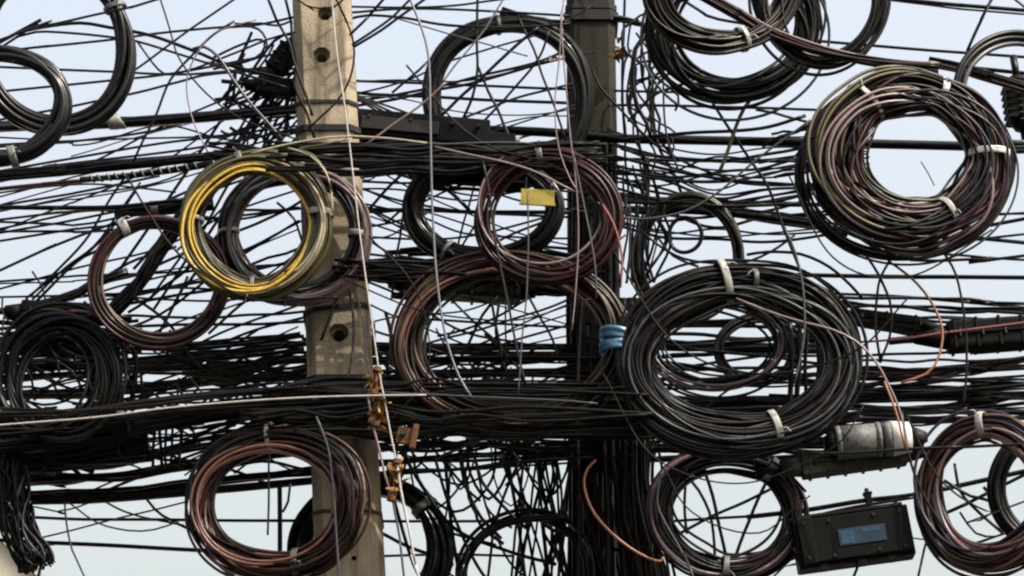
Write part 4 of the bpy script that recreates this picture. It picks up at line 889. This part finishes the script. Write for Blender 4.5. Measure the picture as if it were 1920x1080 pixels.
band(16, 640, 860, (484, 518), (490, 530), (4.5, 7), (-.40, -.17), None, None, out=mass, sag=6, jit=10)  # a few real cables, the rest added in depth to shade the beige pole
band(14, 780, 1110, (305, 348), (310, 352), (5, 9), (-.28, -.1), None, None, out=mass, sag=10, jit=10)
band(12, 400, 660, (306, 268), (275, 300), (4, 7), (-.3, -.15), None, None, out=mass, sag=8, jit=8)
# slack runs from pole to pole and off to the sides
for i in range(54):
    y0 = rr(150, 820); y1 = y0 + rr(-190, 190); n_ = rr(0, 1)
    mass.append(cable_mesh([(648, y0), (760 + rr(-20, 20), y0 + (y1 - y0) * .25 + rr(0, 26)), (870 + rr(-20, 20), y0 + (y1 - y0) * .5 + rr(5, 38)), (980 + rr(-20, 20), y0 + (y1 - y0) * .75 + rr(0, 26)), (1112, y1)], rr(3, 5.5), (rr(.0, .3), rr(.45, .62)), 3))
for i in range(22):
    y0 = rr(120, 640); y1 = y0 + rr(0, 330)
    mass.append(cable_mesh([(560, y0), (430, y0 + (y1 - y0) * .25 + rr(-10, 22)), (300, y0 + (y1 - y0) * .5 + rr(-10, 30)), (150, y0 + (y1 - y0) * .75 + rr(-10, 22)), (0, y1 + rr(-20, 20))], rr(3, 5.5), (rr(.05, .2), rr(.1, .5)), 3))
for i in range(20):
    y0 = rr(230, 420); y1 = min(430, y0 + rr(-60, 70))
    mass.append(cable_mesh([(1140, y0), (1240, y0 + (y1 - y0) * .25 + rr(0, 30)), (1340, y0 + (y1 - y0) * .5 + rr(0, 40)), (1450, y0 + (y1 - y0) * .75 + rr(0, 26)), (1630, y1)], rr(3, 6), (rr(.4, .6), rr(.0, .5)), 3))
for i in range(16):          # drooping loops under the lower bands
    x = rr(700, 1050); w_ = rr(30, 110); y = rr(700, 860); h = rr(40, 190)
    mass.append(cable_mesh([(x - w_, y - 30), (x - w_ * .8, y + h * .5), (x, y + h), (x + w_ * .8, y + h * .5), (x + w_, y - 30)], rr(3.5, 6.5), rr(.1, .55), 3))
for i in range(50):
    x = 1064 + rr(0, 155) if i % 2 else 1150 + rr(0, 66)
    mass.append(cable_mesh([(x + rr(-8, 8), 560), (x + rr(-5, 5), 700), (x + rr(-5, 5), 850), (x + rr(-4, 22), 960), (x + rr(-5, 40), 1082)], rr(6, 11), rr(.0, .58), 2))
for i in range(7):
    x = 965 + rr(0, 105)
    mass.append(cable_mesh([(x + rr(-20, 20), 845), (x + rr(-14, 14), 910), (x + rr(-16, 16), 980), (x + rr(-30, 30), 1082)], rr(4, 7), rr(.1, .6), 2))
for i in range(26):
    x = rr(160, 260); mass.append(cable_mesh([(x - 150, rr(600, 660)), (x - 60, rr(610, 680)), (x, rr(640, 700)), (x + rr(-10, 20), rr(700, 760))], rr(5, 9), rr(.0, .4), 2))
for i in range(60):          # slack ends and ties woven across the left bands
    x = rr(40, 560); y = rr(660, 860); dx, dy = rr(60, 190), rr(-70, 70)
    mass.append(cable_mesh([(x - dx, y - dy), (x - dx * .4, y - dy * .2 + rr(-12, 22)), (x + dx * .4, y + dy * .3 + rr(-12, 22)), (x + dx, y + dy)], rr(3, 6), rr(-.05, .5), 3))
for i in range(44):
    x = rr(720, 1050); y = rr(680, 850); dx, dy = rr(40, 130), rr(-90, 90)
    mass.append(cable_mesh([(x - dx, y - dy), (x - dx * .4, y - dy * .2 + rr(-12, 22)), (x + dx * .4, y + dy * .3 + rr(-12, 22)), (x + dx, y + dy)], rr(3, 6), rr(.1, .6), 3))
for i in range(34):
    x = rr(430, 565); y = 120 + rr(0, 180); a = rr(-.5, 1.5); l = rr(20, 75); dx, dy = l * math.cos(a), l * math.sin(a)
    mass.append(cable_mesh([(x - dx, y + dy), (x - dx * .3 + rr(-12, 12), y + dy * .3 + rr(-4, 16)), (x + dx * .3 + rr(-12, 12), y - dy * .3 + rr(-4, 16)), (x + dx, y - dy)], rr(4, 7), rr(.05, .4), 2))
nv = 0; VV = []; FF = []
for V, F in mass: VV.append(V); FF.append(F + nv); nv += len(V)
tag(link('tangled_cables', mesh_np('tangled_cables', np.vstack(VV), np.vstack(FF)), CC['soot']), 'dense tangle of thin black cables filling the level bands', kind='stuff')
# say which one: order within each row of alike cables, counted from the nearer end of the row
ORD = 'first second third fourth fifth sixth seventh eighth ninth tenth eleventh twelfth'.split()
rows = {}
for o, l, x, y in WHERE.values(): rows.setdefault(l, []).append((o, x, y))
for l, row in rows.items():
    if len(row) < 2: continue
    up = any(k in l for k in ('strapped', 'hanging', 'dropping'))
    row.sort(key=lambda e: e[1] if up else e[2]); n = len(row)
    ends_ = ('left', 'right') if up else ('top', 'bottom')
    for i, (o, x, y) in enumerate(row):
        k, e = (i, ends_[0]) if i < (n + 1) // 2 else (n - 1 - i, ends_[1])
        o['label'] = f'{l}, {ORD[k]} from {e}'
print('cables', NCAB[0], 'objects', len(COL.objects))
